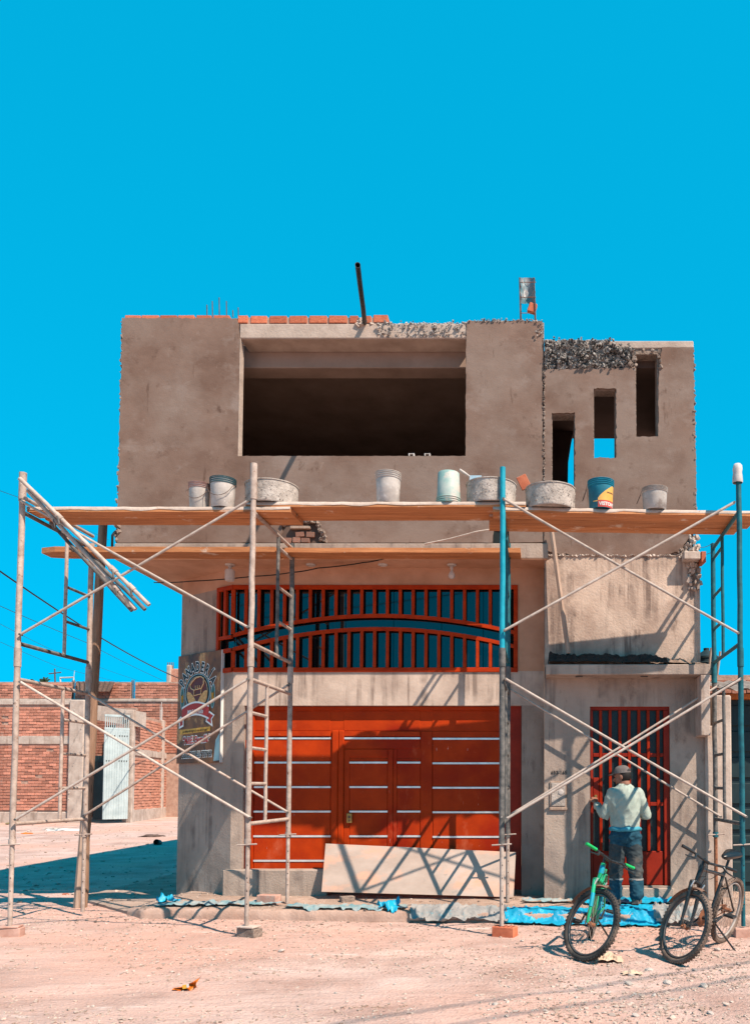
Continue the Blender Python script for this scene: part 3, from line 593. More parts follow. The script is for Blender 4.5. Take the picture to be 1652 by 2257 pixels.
for i,(v0,v1) in enumerate(((1565.4,1664),(1664,1772),(1772,1876))): db(1306, 1462, v0, v1-.4, yd+.034, yd+.040, 'pane', 'glass_door', .001)
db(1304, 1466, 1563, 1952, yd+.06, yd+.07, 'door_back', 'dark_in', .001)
YC = 9.36
can = link('door_canopy', None, None, bld, ((XD0+XD1)/2, YC, zCn))
zc1, zc0 = pz(1464,YC), pz(1487,YC)
XC0, XC1 = px(1202,YC,1475), px(1564,YC,1475)
MB().cbox(XC0, XC1, YC, YF+.007, zc0, zc1, .008).build('canopy_slab', MT['grey_render'], can)
MB().cbox(px(1543,YC,1550), XC1-.004, YC+.002, YF+.007, pz(1621,YC), zc0+.0, .008).build('canopy_leg', MT['pale_conc'], can)
for u in (1275, 1418): MB().cbox(px(u-8,YC+.15), px(u+8,YC+.15), YC+.1, YC+.16, zc0-.006, zc0+.001, .002).build('light_slot', MT['black'], can)
MB().cbox(fx(1553,1750), fx(1573,1750), YF-.03, YF+.1, zG, pz(1600,YF), .01).build('corner_pilaster', MT['pale_conc'], bld)
# concrete stub and torn plaster at the right edge
st = MB(); st.cbox(fx(1501,1225), fx(1538,1225), YF-.14, YF+.02, fzz(1240), fzz(1222), .012); st.build('concrete_stub', MT['pale_conc'], bld)
brick_at(bld, (fx(1543,1232), YF-.04, fzz(1234)), (.055,.2,.13), .1)
rub = MB(); chunks(rub, [((fx(random.uniform(1512,1541),1200), YF+random.uniform(-.03,.03), random.uniform(fzz(1300),fzz(1180))), random.uniform(.012,.034), 1.3) for _ in range(90)]); chunks(rub, [((fx(random.uniform(1495,1512),1220), YF+random.uniform(-.01,.02), random.uniform(fzz(1235),fzz(1205))), random.uniform(.008,.02), 1) for _ in range(40)])
chunks(rub, [((fx(u,1224), YF+.008, fzz(1224+3*fb(u,3,.08))), random.uniform(.008,.02), .8) for u in np.linspace(1205,1500,70)]); rub.build('torn_plaster', MT['pale_conc'], bld, kind='stuff')
# house number written on the wall
def text_mesh(s, size, ext=.001, bold=0, shear=0, w=1.0):
    cu = bpy.data.curves.new('t', 'FONT'); cu.body = s; cu.size = size; cu.extrude = ext; cu.offset = bold; cu.shear = shear; cu.align_x = 'CENTER'; cu.align_y = 'CENTER'; cu.resolution_u = 3
    ob = bpy.data.objects.new('tmp', cu); COL.objects.link(ob); dg = bpy.context.evaluated_depsgraph_get()
    me = bpy.data.meshes.new_from_object(ob.evaluated_get(dg)); bpy.data.objects.remove(ob); bpy.data.curves.remove(cu)
    for v in me.vertices: v.co.x *= w
    me.materials.clear(); return me
link('house_number', text_mesh('652-165', .058, .0015), MT['black'], bld, (fx(1231,1703), YF+.004, fzz(1703)), (math.pi/2,0,0))
# ------------------------------------------------------------------ scaffold
D1, D2, DL = 8.3, 9.6, 9.10
FXS = [P(38,1500,D1).x, P(552,1500,D1).x, P(1106,1500,D1).x, P(1631,1500,D1).x]
fname = ['by the wooden pole', 'in front of the gate, nearer the sign', 'in front of the gate, nearer the door', 'beyond the door']
z_base2 = pz(1448, D1); z_bar2b = pz(1418, D1); z_bar2t = 4.335; z_bar1t = pz(1497, D1); z_bar1b = pz(1816, D1); z_pin = pz(1860, D1)
TR, RR = .0285, .017
ZL = pz(1206, 9.38)-.062
RUNG2 = [ZL-RR-.003] + [pz(v, D2) for v in (1316, 1388)]
RUNG1 = [pz(v, D2) for v in (1594, 1665, 1737)]
tops = [pz(1042,D1), pz(1022,D1), pz(1030,D1), pz(1052,D1)]
frames = []
def tubepart(name, pts, r, m, par, n=10):
    o = MB().tube(pts, r, n).build(name, MT[m], par); return autosmooth(o)
def jig(a, b, k=7, amp=.0035):
    a, b = Vector(a), Vector(b); return [a.lerp(b, i/(k-1)) + Vector((random.uniform(-amp,amp)*(0<i<k-1), random.uniform(-amp,amp)*(0<i<k-1), 0)) for i in range(k)]
def frame(i, lvl, rungs_front, mats, z0, z1, zb, zt, rungs, label):
    x = FXS[i]; f = thing('scaffold_tower', (x, D1, z0), label, 'scaffold', 'scaffold frames')
    tubepart('post', jig((x,D1,z0), (x,D1,z1)), TR, mats[0], f, 12); tubepart('post', jig((x,D2,z0), (x,D2,z1 if lvl == 1 else zt+.06)), TR, mats[1], f, 12)
    tubepart('cross_bar', jig((x,D1+TR,zt), (x,D2-TR,zt), 5, .002), .021, mats[2], f); tubepart('cross_bar', jig((x,D1+TR,zb), (x,D2-TR,zb), 5, .002), .021, mats[2], f)
    yl = DL if not rungs_front else D1+.50
    tubepart('ladder_post', jig((x,yl,zb), (x,yl,zt), 7, .003), .019, mats[1], f)
    for z in rungs:
        tubepart('rung', [(x, (D1+TR) if rungs_front else yl, z), (x, yl if rungs_front else D2-TR, z)], RR, mats[2], f, 8)
    tubepart('sleeve', [(x,D1,z0-.10),(x,D1,z0+.09)] if lvl == 2 else [(x,D1,z0-.01),(x,D1,z0+.05)], TR+.006, mats[3], f, 12)
    tubepart('sleeve', [(x,D2,z0-.10),(x,D2,z0+.09)] if lvl == 2 else [(x,D2,z0-.01),(x,D2,z0+.05)], TR+.006, mats[3], f, 12)
    return f
ladder_alt = [False, True, False, False]
for i in range(4):
    m1 = [('tube','tube','tube','tube'), ('tube','tube','tube','tube'), ('tube_dark','tube_dark','tube_dark','tube_dark'), ('tube_teal','tube_dark','tube_dark','tube_teal')][i]
    m2 = [('tube','tube','tube_dark','tube'), ('tube','tube_dark','tube','tube'), ('tube_cyan','tube_teal','tube_teal','tube_dark'), ('tube_teal','tube_teal','tube_teal','tube_teal')][i]
    rg1 = RUNG1 if i != 1 else [pz(v, D1) for v in (1570, 1648, 1727)]
    frame(i, 1, ladder_alt[i], m1, z_pin, z_base2-.10, z_bar1b, z_bar1t, rg1, 'lower %s scaffold frame %s' % (['cement splashed','cement splashed','dark grey','dark teal'][i], fname[i]))
    f = frame(i, 2, False, m2, z_base2, z_bar2t+.16, z_bar2b, z_bar2t, RUNG2, 'upper %s scaffold frame %s' % (['cement splashed','cement splashed','bright cyan','teal'][i], fname[i]))
    x = FXS[i]
    tubepart('top_spigot', [(x,D1,z_bar2t+.13),(x,D1,tops[i])], TR+.007 if i < 2 else TR, m2[0] if i < 2 else m2[0], f, 12)
    # adjustable legs
    for (y, nm) in ((D1,'front'), (D2,'rear')):
        zg = .105 if (nm == 'front') else walk_z(x, y) + .004
        if i == 0 and nm == 'rear': zg = .05
        if i == 3 and nm == 'front': zg = .10
        zp = z_pin if nm == 'front' else pz(1838, D2)
        lg = thing('screw_jack', (x, y, zg), '%s adjustable scaffold leg with pin %s' % (nm, fname[i]), 'scaffold leg', 'adjustable scaffold legs')
        mt = ['tube','tube','brace','tube_teal'][i] if nm == 'front' else ['tube','tube','tube','rust'][i]
        tubepart('leg_tube', [(x,y,zg),(x,y,z_pin+.12 if nm=='rear' else z_pin+.10)], .022, mt, lg, 12)
        tubepart('pin', [(x-.10,y-.026,zp-.012),(x+.10,y-.026,zp)], .008, 'tube', lg, 8)
        for q in range(4): tubepart('pin_hole', [(x+.006,y-.0225,zg+.22+q*.13),(x+.006,y-.0205,zg+.22+q*.13)], .006, 'black', lg, 8)
# plastic bottle stuck on the last post
bt = thing('bottle_cap', (FXS[3], D1, tops[3]), 'crumpled white plastic bottle bottom stuck on the tallest teal scaffold post', 'bottle')
MB().lathe([(.0,.165),(.03,.17),(.045,.15),(.05,.11),(.044,.08),(.05,.04),(.054,-.02),(.050,-.03)], 16, Matrix.Translation((FXS[3]-.01, D1, tops[3]-.03)), .12).build('bottle_body', MT['white_plastic'], bt, smooth=True)
# diagonal braces, each a tube bolted to two posts
def brace(p0, p1, y, label, mat='brace', r=.0135, y2=None):
    a = P(p0[0], p0[1], y); b = P(p1[0], p1[1], y2 or y); off = Vector((0,-.035 if y < 9 else -.03,0))
    o = thing('scaffold_brace', a+off, label, 'scaffold brace', 'diagonal scaffold braces')
    mid = (a+b)/2 + off + Vector((0,0,-.006))
    t_ = MB().tube([a+off, a.lerp(b,.25)+off+Vector((0,0,-.004)), mid, a.lerp(b,.75)+off+Vector((0,0,-.004)), b+off], r, 10).build('brace_tube', MT[mat], o); autosmooth(t_)
    for q in (a, b):
        MB().tube([q+off+Vector((0,-.016,0)), q+off+Vector((0,.03,0))], .012, 8).build('bolt', MT['tube_dark'], o)
brace((50,1400),(550,1106), D1, 'thin brace rising across the upper bay beside the sign')
brace((50,1106),(549,1384), D1-.03, 'thin brace falling across the upper bay beside the sign')
brace((50,1504),(554,1802), D1, 'front brace falling across the lower bay before the sign')
brace((40,1806),(549,1498), D1-.03, 'front brace rising across the lower bay before the sign')
brace((194,1528),(636,1790), D2, 'rear darker brace falling across the lower bay before the sign', 'tube')
brace((188,1798),(636,1511), D2-.03, 'rear darker brace rising across the lower bay before the sign', 'tube')
brace((1109,1102),(1624,1397), D1, 'thin brace falling above the door canopy')
brace((1111,1391),(1615,1110), D1-.03, 'thin brace rising above the door canopy')
brace((1113,1497),(1642,1800), D1, 'upper of two braces falling past the door')
brace((1124,1520),(1586,1800), D2, 'lower of two braces falling past the door')
brace((1116,1804),(1631,1496), D1-.03, 'front brace rising past the capped man')
brace((1127,1794),(1580,1512), D2-.03, 'rear brace rising past the capped man')
# folded spare tubes hanging off the end post
def spare(p0, y0, p1, y1, r, label, mat='brace', clamps=()):
    a, b = P(*p0, y0), P(*p1, y1)
    o = thing('spare_tube', a, label, 'tube', 'spare tubes hung on the end frame'); d_ = (b-a).normalized()
    autosmooth(MB().tube([a.lerp(b,i/5)+Vector((0,0,random.uniform(-.004,.004))) for i in range(6)], r, 12).build('tube_body', MT[mat], o))
    for c in clamps:
        q = a.lerp(b,c); autosmooth(MB().tube([q-d_*.04, q+d_*.04], r+.008, 12).build('clamp', MT['tube'], o))
        MB().tube([q+Vector((0,-.02,0)), q+Vector((0.02,-.02,-.09))], .011, 8).build('clamp_bolt', MT['tube_dark'], o)
spare((44,1054),8.16,(329,1334),8.30,.021,'longest pale spare tube, uppermost of the hanging bundle', clamps=(.30,.72,.86))
spare((62,1080),8.20,(299,1344),8.34,.021,'second pale spare tube of the hanging bundle', clamps=(.25,.82))
spare((112,1152),8.55,(291,1346),8.52,.019,'dark spare tube lowest in the hanging bundle','tube_dark')
spare((152,1180),8.62,(320,1343),8.60,.020,'dark spare tube between the pale ones of the hanging bundle','tube_dark')
spare((56,1098),8.24,(205,1182),9.5,.020,'short thick tube running back under the top planks','tube')
# ------------------------------------------------------------------ planks
def plank(name, a, b, w, th, label, mat='wood', crust=True, wedge=0):
    """a, b: front lower corners (world), w: depth"""
    a, b = Vector(a), Vector(b); L = (b-a).length; ang = math.atan2(b.y-a.y, b.x-a.x); tz = math.atan2(b.z-a.z, L)
    o = thing(name, a, label, 'plank', 'scaffold planks')
    Mx = Matrix.Translation(a) @ Matrix.Rotation(ang,4,'Z') @ Matrix.Rotation(-tz,4,'Y')
    bm = bmesh.new(); nx = max(6,int(L/.18)); vs = []
    for i in range(nx+1):
        x = L*i/nx; jy = .006*noise.noise((x*2,a.y*5,a.z*3)); jz = .004*noise.noise((x*3,2,a.y*7)); e0 = wedge if i == 0 else 0
        for (yy,zz) in ((0+jy+e0,0),(w+jy*.5-e0,0),(w+jy*.5-e0,th),(0+jy+e0,th)):
            vs.append(bm.verts.new(Mx @ Vector((x, yy, zz+jz))))
    for i in range(nx):
        for j in range(4):
            k=(j+1)%4; bm.faces.new((vs[i*4+j],vs[i*4+k],vs[(i+1)*4+k],vs[(i+1)*4+j]))
    bm.faces.new(vs[0:4][::-1]); bm.faces.new(vs[-4:])
    bmesh.ops.recalc_face_normals(bm, faces=bm.faces[:]); me = bpy.data.meshes.new(name); bm.to_mesh(me); bm.free()
    link('board', me, MT[mat], o)
    if crust:
        c = MB(); rows = []
        for i in range(nx*2+1):
            x = L*i/(nx*2); rows.append([Mx @ Vector((x, y_, th+z_+.004*noise.noise((x*9,y_*20,a.y)))) for y_, z_ in ((-.004,-.026+.014*noise.noise((x*4,a.y,1))),(-.006,.004),(w*.5,.007),(w-.004,.005),(w+.002,-.01))])
        c.grid(rows); c.build('cement_crust', MT['plank_top'], o, smooth=True)
    return o
zp1 = z_bar2t+.022; TH = .046; zp2 = zp1+TH+.007
XLp, XRp = P(60,1112,8.36).x, P(548,1112,8.36).x
plank('scaffold_plank', (XLp,8.36,zp1+.0), (P(640,1112,8.36).x,8.36,zp1+.0), .215, TH, 'front top plank over the sign bay, carrying two pails')
plank('scaffold_plank', (P(66,1112,8.6).x+.16,8.582,zp1+.002), (P(656,1112,8.6).x,8.60,zp1+.002), .21, TH, 'rear top plank over the sign bay', wedge=.03)
plank('scaffold_plank', (P(543,1098,8.36).x,8.365,zp2), (P(1158,1098,8.36).x,8.36,zp2), .22, TH, 'raised front top plank over the gate')
plank('scaffold_plank', (P(600,1098,8.6).x,8.592,zp2+.001), (P(1130,1098,8.6).x,8.59,zp2+.001), .215, TH, 'raised rear top plank over the gate')
plank('scaffold_plank', (P(1086,1112,8.4).x,8.36,zp1), (P(1690,1112,8.55).x,8.53,zp1+.01), .22, TH, 'front top plank over the door bay, carrying the printed pail')
plank('scaffold_plank', (P(1078,1112,8.6).x,8.585,zp1+.002), (P(1655,1112,8.8).x,8.755,zp1+.012), .21, TH, 'middle top plank over the door bay')
plank('scaffold_plank', (P(1078,1112,8.85).x,8.80,zp1+.001), (P(1625,1112,9.0).x,8.97,zp1+.011), .20, TH, 'rear top plank over the door bay')
zl = ZL
plank('scaffold_plank', (P(86,1225,9.36).x,9.36,zl), (P(604,1225,9.36).x,9.38,zl+.004), .29, .062, 'lower plank tucked under the slab beside the sign', crust=False, wedge=.05)
plank('scaffold_plank', (P(607,1225,9.36).x,9.38,zl+.0), (P(1146,1225,9.36).x,9.385,zl+.0), .28, .055, 'lower plank tucked under the slab over the gate', crust=False)
ZT1, ZT2 = zp1+TH+.008, zp2+TH+.008
# ------------------------------------------------------------------ pails and tubs
def pail(u, v0, v1, Y, zt, wpx, label, body='pail', rim='pail', inverted=False, handle=1, tilt=0, hside=1):
    c = P(u, v1, Y); x = c.x; s = Y/FPX; h = (v1-v0-wpx*.12)*s; r = wpx*s/2
    o = thing('pail', (x,Y,zt), label, 'pail', 'pails on the scaffold')
    prof = [(.0,.004),(r*.80,.004),(r*.83,.0),(r*.86,.012),(r*.93,h*.72)]
    outer = prof + [(r*.93,h*.76)]
    B = [(r*.80*0,.006),(r*.82,.006),(r*.84,.0)]
    body_prof = [(0,.012),(r*.80,.012),(r*.82,.0),(r*.85,.004),(r*.935,h*.80),(r*.94,h*.985),(r*.90,h*.985),(r*.89,h*.80),(r*.80,.02),(0,.02)]
    Mx = Matrix.Translation((x,Y,zt))
    if inverted: Mx = Matrix.Translation((x,Y,zt+h)) @ Matrix.Rotation(math.pi,4,'X')
    rot = Matrix.Rotation(tilt,4,'Y'); Mx = Mx @ rot
    autosmooth(MB().lathe(body_prof, 32, Mx).build('pail_body', MT[body], o), 50)
    rp = MB(); 
    for k in range(3):
        z = h*(.80+.065*k); rr_ = r*(.985+.005*k)
        rp.lathe([(r*.93,z),(rr_,z+.001),(rr_+.002,z+h*.022),(r*.94,z+h*.035)], 32, Mx)
    rp.lathe([(r*.93,h*.985),(r*1.0,h*.99),(r*1.0,h*1.0),(r*.90,h*1.0),(r*.90,h*.97)], 32, Mx)
    autosmooth(rp.build('pail_rim', MT[rim], o), 50)
    if handle:
        hp = []
        for k in range(13):
            a = math.pi*k/12; hp.append(Mx @ Vector((math.cos(a)*r*1.02, -math.sin(a)*r*.55*1.0 - (0 if k in (0,12) else .012+r*.42), h*.80 - math.sin(a)*h*.48)))
        if handle == 2: hp = [Mx @ Vector((hside*(r*1.02+math.sin(math.pi*k/12)*.05), math.cos(math.pi*k/12)*r*.5-.03, h*.80-math.sin(math.pi*k/12)*h*.5)) for k in range(13)]
        autosmooth(MB().tube(hp, .0032, 6).build('handle', MT['iron'], o))
    return o, Mx, r, h
pail(439.5,1039,1103,8.47,ZT1,47,'dusty white pail with pinkish rim next to the teal rimmed one','pail','rim_pink')
pail(491,1029,1103,8.44,ZT1,57,'tall white pail with teal rim on the plank over the sign bay','pail','rim_teal')
pail(855,1008,1086,8.47,ZT2,58,'cement stained white pail alone in the middle of the raised planks','pail','pail',handle=0)
pail(988,1008,1087,8.47,ZT2,56,'upside down greenish white pail on the raised planks','pail_green','pail_green',True,0)
o5, M5, r5, h5 = pail(1323,1037,1110,8.50,ZT1+.004,60,'blue rimmed pail with an orange and red printed label','pail_blue','rim_blue',False,2,0,-1)
def wrap(a0, a1, z0, z1, e, mat, name, par, n=14, zt=None):
    rows = []
    for i in range(n+1):
        a = a0+(a1-a0)*i/n
        zz1 = zt(i/n) if zt else z1
        r_ = lambda z: r5*(.85+.085*(z/(h5*.8)))+e
        rows.append([M5 @ Vector((r_(z)*math.cos(a), r_(z)*math.sin(a), z)) for z in np.linspace(z0,zz1,5)])
    return MB().grid(rows).build(name, MT[mat], par, smooth=True)
A0, A1 = R(-108), R(-15)
wrap(A0, A1, h5*.01, h5*.235, .0022, 'lab_red', 'label_band', o5)
wrap(A0, A1, h5*.237, h5*.7, .0020, 'lab_orange', 'label_print', o5, zt=lambda t: h5*(.30+.46*min(1,t*1.25)**.8))
wrap(A0-.42, A0-.02, h5*.20, h5*.235, .0022, 'lab_orange', 'label_stripe', o5, 6)
def text_round(s, size, z, a_mid, e, mat, name, par, bold=.001, w=1):
    me = text_mesh(s, size, .0006, bold, 0, w)
    for v in me.vertices:
        a = a_mid + v.co.x/(r5*.87); rr_ = r5*(.85+.085*((z+v.co.y)/(h5*.8)))+e+v.co.z
        v.co = M5 @ Vector((rr_*math.cos(a), rr_*math.sin(a), z+v.co.y))
    return link(name, me, MT[mat], par)
text_round('VISTONY', .050, h5*.115, R(-57), .0032, 'paper_white', 'label_lettering', o5, .0022, .95)
text_round('DRAVENG', .020, h5*.50, R(-45), .0032, 'iron', 'label_lettering', o5, .0004, .9)
pail(1441.5,1058,1115,8.52,ZT1+.006,59,'squat grey white pail with its handle hanging down','pail','pail',False,2,0,-1)
def tub(u, v0, v1, Y, zt, wpx, label):
    x = P(u,v1,Y).x; s = Y/FPX; r = wpx*s/2; h = (v1-v0-6)*s
    o = thing('mortar_tub', (x,Y,zt), label, 'tub', 'mortar tubs on the scaffold'); Mx = Matrix.Translation((x,Y,zt))
    prof = [(0,.01),(r*.93,.01),(r*.95,0),(r*.97,.012)] + [(r*(.97+.015*k/8), h*(.06+.9*k/8)) for k in range(9)] + [(r*.985,h*.95),(r*1.015,h*.96),(r*1.015,h),(r*.965,h),(r*.955,h*.9),(r*.93,.03),(0,.03)]
    autosmooth(MB().lathe(prof, 44, Mx, .012).build('tub_body', MT['cement'], o), 60)
    sp = MB(); sps = []
    for _ in range(150):
        a = random.uniform(-math.pi, 0); z = random.uniform(.01, h*.98); sps.append(((x+r*.985*math.cos(a), Y+r*.985*math.sin(a), zt+z), random.uniform(.002,.006), .8))
    chunks(sp, sps); sp.build('cement_lumps', MT['cement'], o, kind='stuff')
    MB().lathe([(0,h*.82),(r*.5,h*.84),(r*.95,h*.80)], 24, Mx, .1).build('mortar_fill', MT['mortar_dry'], o, smooth=True)
    return o
tub(599.5,1030,1085,8.58,ZT2,115,'cement crusted round tub behind the post over the sign bay end')
tub(1082,1025,1082,8.56,ZT2,112,'cement crusted round tub behind the cyan post')
tub(1212,1054,1109,8.52,ZT1+.002,112,'cement crusted round tub with a red float behind it')
fl = thing('plaster_float', P(1160,1070,8.6), 'small red plastering float leaning out behind a tub', 'float')
MB().cbox(-.055,.055,-.008,.008,-.005,.15,.004, Matrix.Translation(P(1160,1076,8.66)) @ Matrix.Rotation(-.45,4,'Y')).build('float_plate', MT['brick'], fl)
hd = thing('trowel', P(1017,1040,8.6), 'trowel with pale handle sticking out of the tub by the cyan post', 'trowel')
autosmooth(MB().tube([P(1012,1035,8.5), P(1022,1042,8.52), P(1034,1050,8.55)], [.013,.015,.009], 10).build('handle', MT['white_plastic'], hd))
MB().cbox(-.03,.10,-.002,.002,-.03,.03,.001, Matrix.Translation(P(1040,1054,8.57))).build('blade', MT['strip'], hd)
for i, u in enumerate((906, 941)):
    b_ = thing('sill_clip', P(u,1003,YF-.005), 'small white plastic clip on the window sill '+['nearer the cement stained pail','nearer the upside down pail'][i], 'clip', 'clips on the sill')
    c0 = P(u,1004,YF); MB().cbox(c0.x-.035, c0.x-.022, YF+.0, YF+.05, zSill+.002, zSill+.035, .002).box(c0.x+.022, c0.x+.035, YF+.0, YF+.05, zSill+.002, zSill+.035).box(c0.x-.022, c0.x+.022, YF+.002, YF+.05, zSill+.027, zSill+.033).build('clip_body', MT['white_plastic'], b_)
# ------------------------------------------------------------------ bits on the building
def seg(name, pts, r, m, label, cat, n=10, group=None, part='bar'):
    o = thing(name, pts[0], label, cat, group); autosmooth(MB().tube(pts, r, n).build(part, MT[m], o)); return o
pb = P(803,712,YF+.02); ptip = P(788,584,8.20)
ppd = (ptip-pb).normalized()
pp = thing('drain_pipe', pb, 'dark plastic pipe jutting out from the roof edge above the opening', 'pipe')
cyl = MB().tube([pb - ppd*.1, pb.lerp(ptip,.3)+Vector((0.004,0,0)), pb.lerp(ptip,.7), ptip], .028, 18, caps=False).tube([ptip, pb.lerp(ptip,.5)], .023, 18, caps=False).tube([ptip-ppd*.001, ptip], [.023,.0285], 18, caps=False); autosmooth(cyl.build('pipe_body', MT['pvc_dark'], pp))
rubp = MB(); chunks(rubp, [((pb.x+random.uniform(-.09,.09), YF+.02, pb.z+random.uniform(-.03,.05)), random.uniform(.02,.04), .8) for _ in range(14)]); rubp.build('mortar_collar', MT['beam_light'], pp)
for i,(u,v) in enumerate(((456,672),(468,664),(483,656),(499,664),(525,678),(513,684))):
    seg('reinforcing_bar', [P(u+.5,699,YF+.14), P(u+.3,(v+699)/2,YF+.14), P(u,v,YF+.14)], .006, 'iron', ['shortest','second','tallest','fourth','fifth','stubby'][i]+' steel bar on the roof edge, counted from the corner', 'steel bar', 6, 'steel bars on the roof edge')
col = thing('column_cage', P(1163,706,YF+.12), 'column reinforcement on the roof wrapped in a torn plastic bag', 'steel cage')
for du, dy in ((-17,.06),(17,.06),(-15,.22),(15,.22)): autosmooth(MB().tube([P(1163+du,712,YF+dy), P(1160+du*.95,612,YF+dy)], .007, 6).build('steel_bar', MT['iron'], col))
for v in (690, 655, 622):
    q = [P(1163+du,v,YF+dy) for du,dy in ((-17,.06),(17,.06),(15,.22),(-15,.22),(-17,.06))]; MB().tube(q,.004,6).build('stirrup', MT['rust'], col)
bag = MB(); rows = []
for i in range(12):
    v = 612+i*5.2; rows.append([P(1161+ (16+2*math.sin(i*1.3))*math.cos(a)+i*.15, v, YF+.14+.10*math.sin(a)) + Vector((.012*noise.noise((a*2,i*.5,0)),.012*noise.noise((a*2,i*.5,4)),0)) for a in np.linspace(.3,math.pi*1.12,22)])
MT['bag_clear'] = M('torn_plastic', (.05,.32,.40), (.36,.30,.30), 9, .35, .3, 30, .01, spots=[((.5,.22,.18),6,.6,.68)])
bag.grid(rows).build('plastic_bag', MT['bag_clear'], col, smooth=True)
MB().cbox(-.05,.05,-.03,.03,-.06,.06,.01, Matrix.Translation(P(1172,680,YF+.1)) @ Matrix.Rotation(.3,4,'Y')).build('plastic_scrap', MT['brick'], col)
pr0, pr1 = P(1252,1441,9.52), P(1214,1166,9.64)
pr = thing('timber_prop', pr0, 'slim squared timber leaning from the canopy against the upper wall', 'timber')
d_ = (pr1-pr0); Lp = d_.length
MB().cbox(-.026,.026,-.02,.02,0,Lp,.004, Matrix.Translation(pr0) @ d_.to_track_quat('Z','Y').to_matrix().to_4x4()).build('timber_body', MT['timber'], pr)
# mortar heap on the canopy
hp = thing('mortar_heap', ((XC0+XC1)/2, (YC+YF)/2, zc1), 'heap of dark wet mortar lying along the door canopy', 'mortar')
def heap(x0,x1,hf,m,nm):
    rows = []
    for x in np.linspace(x0,x1,90):
        r = []
        for j in range(14):
            t_ = j/13; y_ = YC+.01+(YF-YC-.0)*t_; zz = hf(x)*min(1,.25+t_*2.4)*(1-.15*t_)+.03*noise.noise((x*9,y_*9,1))*min(1,t_*4+.2)+.022*noise.noise((x*22,y_*22,1))*min(1,t_*4+.2)+.014*noise.noise((x*45,y_*45,3))*min(1,t_*6)
            r.append((x, y_, zc1-.004+max(0,zz)))
        rows.append(r)
    rows[0] = [(p[0],p[1],zc1-.004) for p in rows[0]]; rows[-1] = [(p[0],p[1],zc1-.004) for p in rows[-1]]
    return MB().grid(rows).build(nm, MT[m], hp, smooth=False)
heap(XC0+.02, px(1478,YC,1460), lambda x: .15-.035*(x-XC0)/1.4+.03*fb(x,0,3,2), 'mortar_wet', 'wet_heap')
heap(px(1470,YC,1460), XC1-.02, lambda x: .10*max(0,(XC1-x)/(XC1-px(1470,YC,1460)))+.015, 'mortar_dry', 'dry_heap')
# lamps under the slab
def lamp(u, kind, label):
    yl = YF+.20; c = Vector((px(u,yl,1242), yl, zSof-.004)); o = thing('ceiling_lamp', c, label, 'lamp', 'lamp holders under the slab')
    Mx = Matrix.Translation(c); autosmooth(MB().lathe([(0,-.001),(.058,-.001),(.058,-.010),(.050,-.018),(.02,-.020),(0,-.020)], 24, Mx).build('lamp_plate', MT['white_plastic'], o), 40)
    if kind: autosmooth(MB().lathe([(.018,-.018),(.020,-.022),(.020,-.062),(.014,-.066),(0,-.066)], 16, Mx).build('lamp_socket', MT['white_plastic'], o), 40)
    else:
        for s_ in (-1,1): MB().lathe([(0,-.0195),(.006,-.0195),(.006,-.0212),(0,-.0212)], 8, Mx @ Matrix.Translation((.035*s_,0,0))).build('screw', MT['iron'], o)
    if kind == 1: autosmooth(MB().lathe([(.03,-.060),(.052,-.068),(.058,-.085),(.058,-.180),(.050,-.205),(.03,-.213),(0,-.214)], 24, Mx).build('bulb', MT['white_plastic'], o), 40)
    if kind == 2: autosmooth(MB().lathe([(.015,-.060),(.018,-.085),(.034,-.112),(.042,-.140),(.036,-.165),(.018,-.180),(0,-.183)], 24, Mx).build('bulb', MT['white_plastic'], o), 40)
lamp(507, 1, 'white drum shaped lamp hanging under the slab near the sign')
lamp(685, 0, 'empty white lamp plate under the slab, nearer the drum lamp')
lamp(843, 0, 'empty white lamp plate under the slab, nearer the bare bulb')
lamp(995, 2, 'bare white bulb hanging under the slab near the cyan post')
def wire(pts, r, m, label, sag=0, name='cable', cat='cable', group=None, k=14):
    out = []
    for a, b in zip(pts[:-1], pts[1:]):
        for i in range(k): t_ = i/k; out.append(Vector(a).lerp(Vector(b), t_) + Vector((0,0,-sag*4*t_*(1-t_))))
    out.append(Vector(pts[-1])); return seg(name, out, r, m, label, cat, 6, group, 'strand')
wire([P(340,1284,10.5), P(420,1281,9.95), P(560,1270,9.93), P(640,1262,9.9), P(700,1252,9.85), P(800,1240,9.78), P(850,1230,9.68)], .007, 'cable', 'dark electric wire slung along the soffit over the window', .008)
wire([P(936,1199,9.45), P(990,1188,9.4), P(1050,1172,9.3), P(1088,1166,9.3)], .010, 'brace', 'pale stick propped against the front above the lower plank', 0, 'stick', 'stick', None, 4)
wire([P(247,1218,9.75), P(248,1180,9.7), P(254,1172,9.72), P(264,1171,9.74)], .014, 'black', 'short black hose looping out of the wall edge', 0, 'hose', 'hose', None, 4)
for i,(p0,p1) in enumerate((((1541,1206),(1570,1196)),((1543,1222),(1575,1212)))): wire([P(*p0,YF), P(*p1,D2-.02)], .003, 'iron', ['upper','lower'][i]+' tie wire from the concrete stub to the teal post', .02, 'tie_wire', 'wire', 'tie wires at the concrete stub')
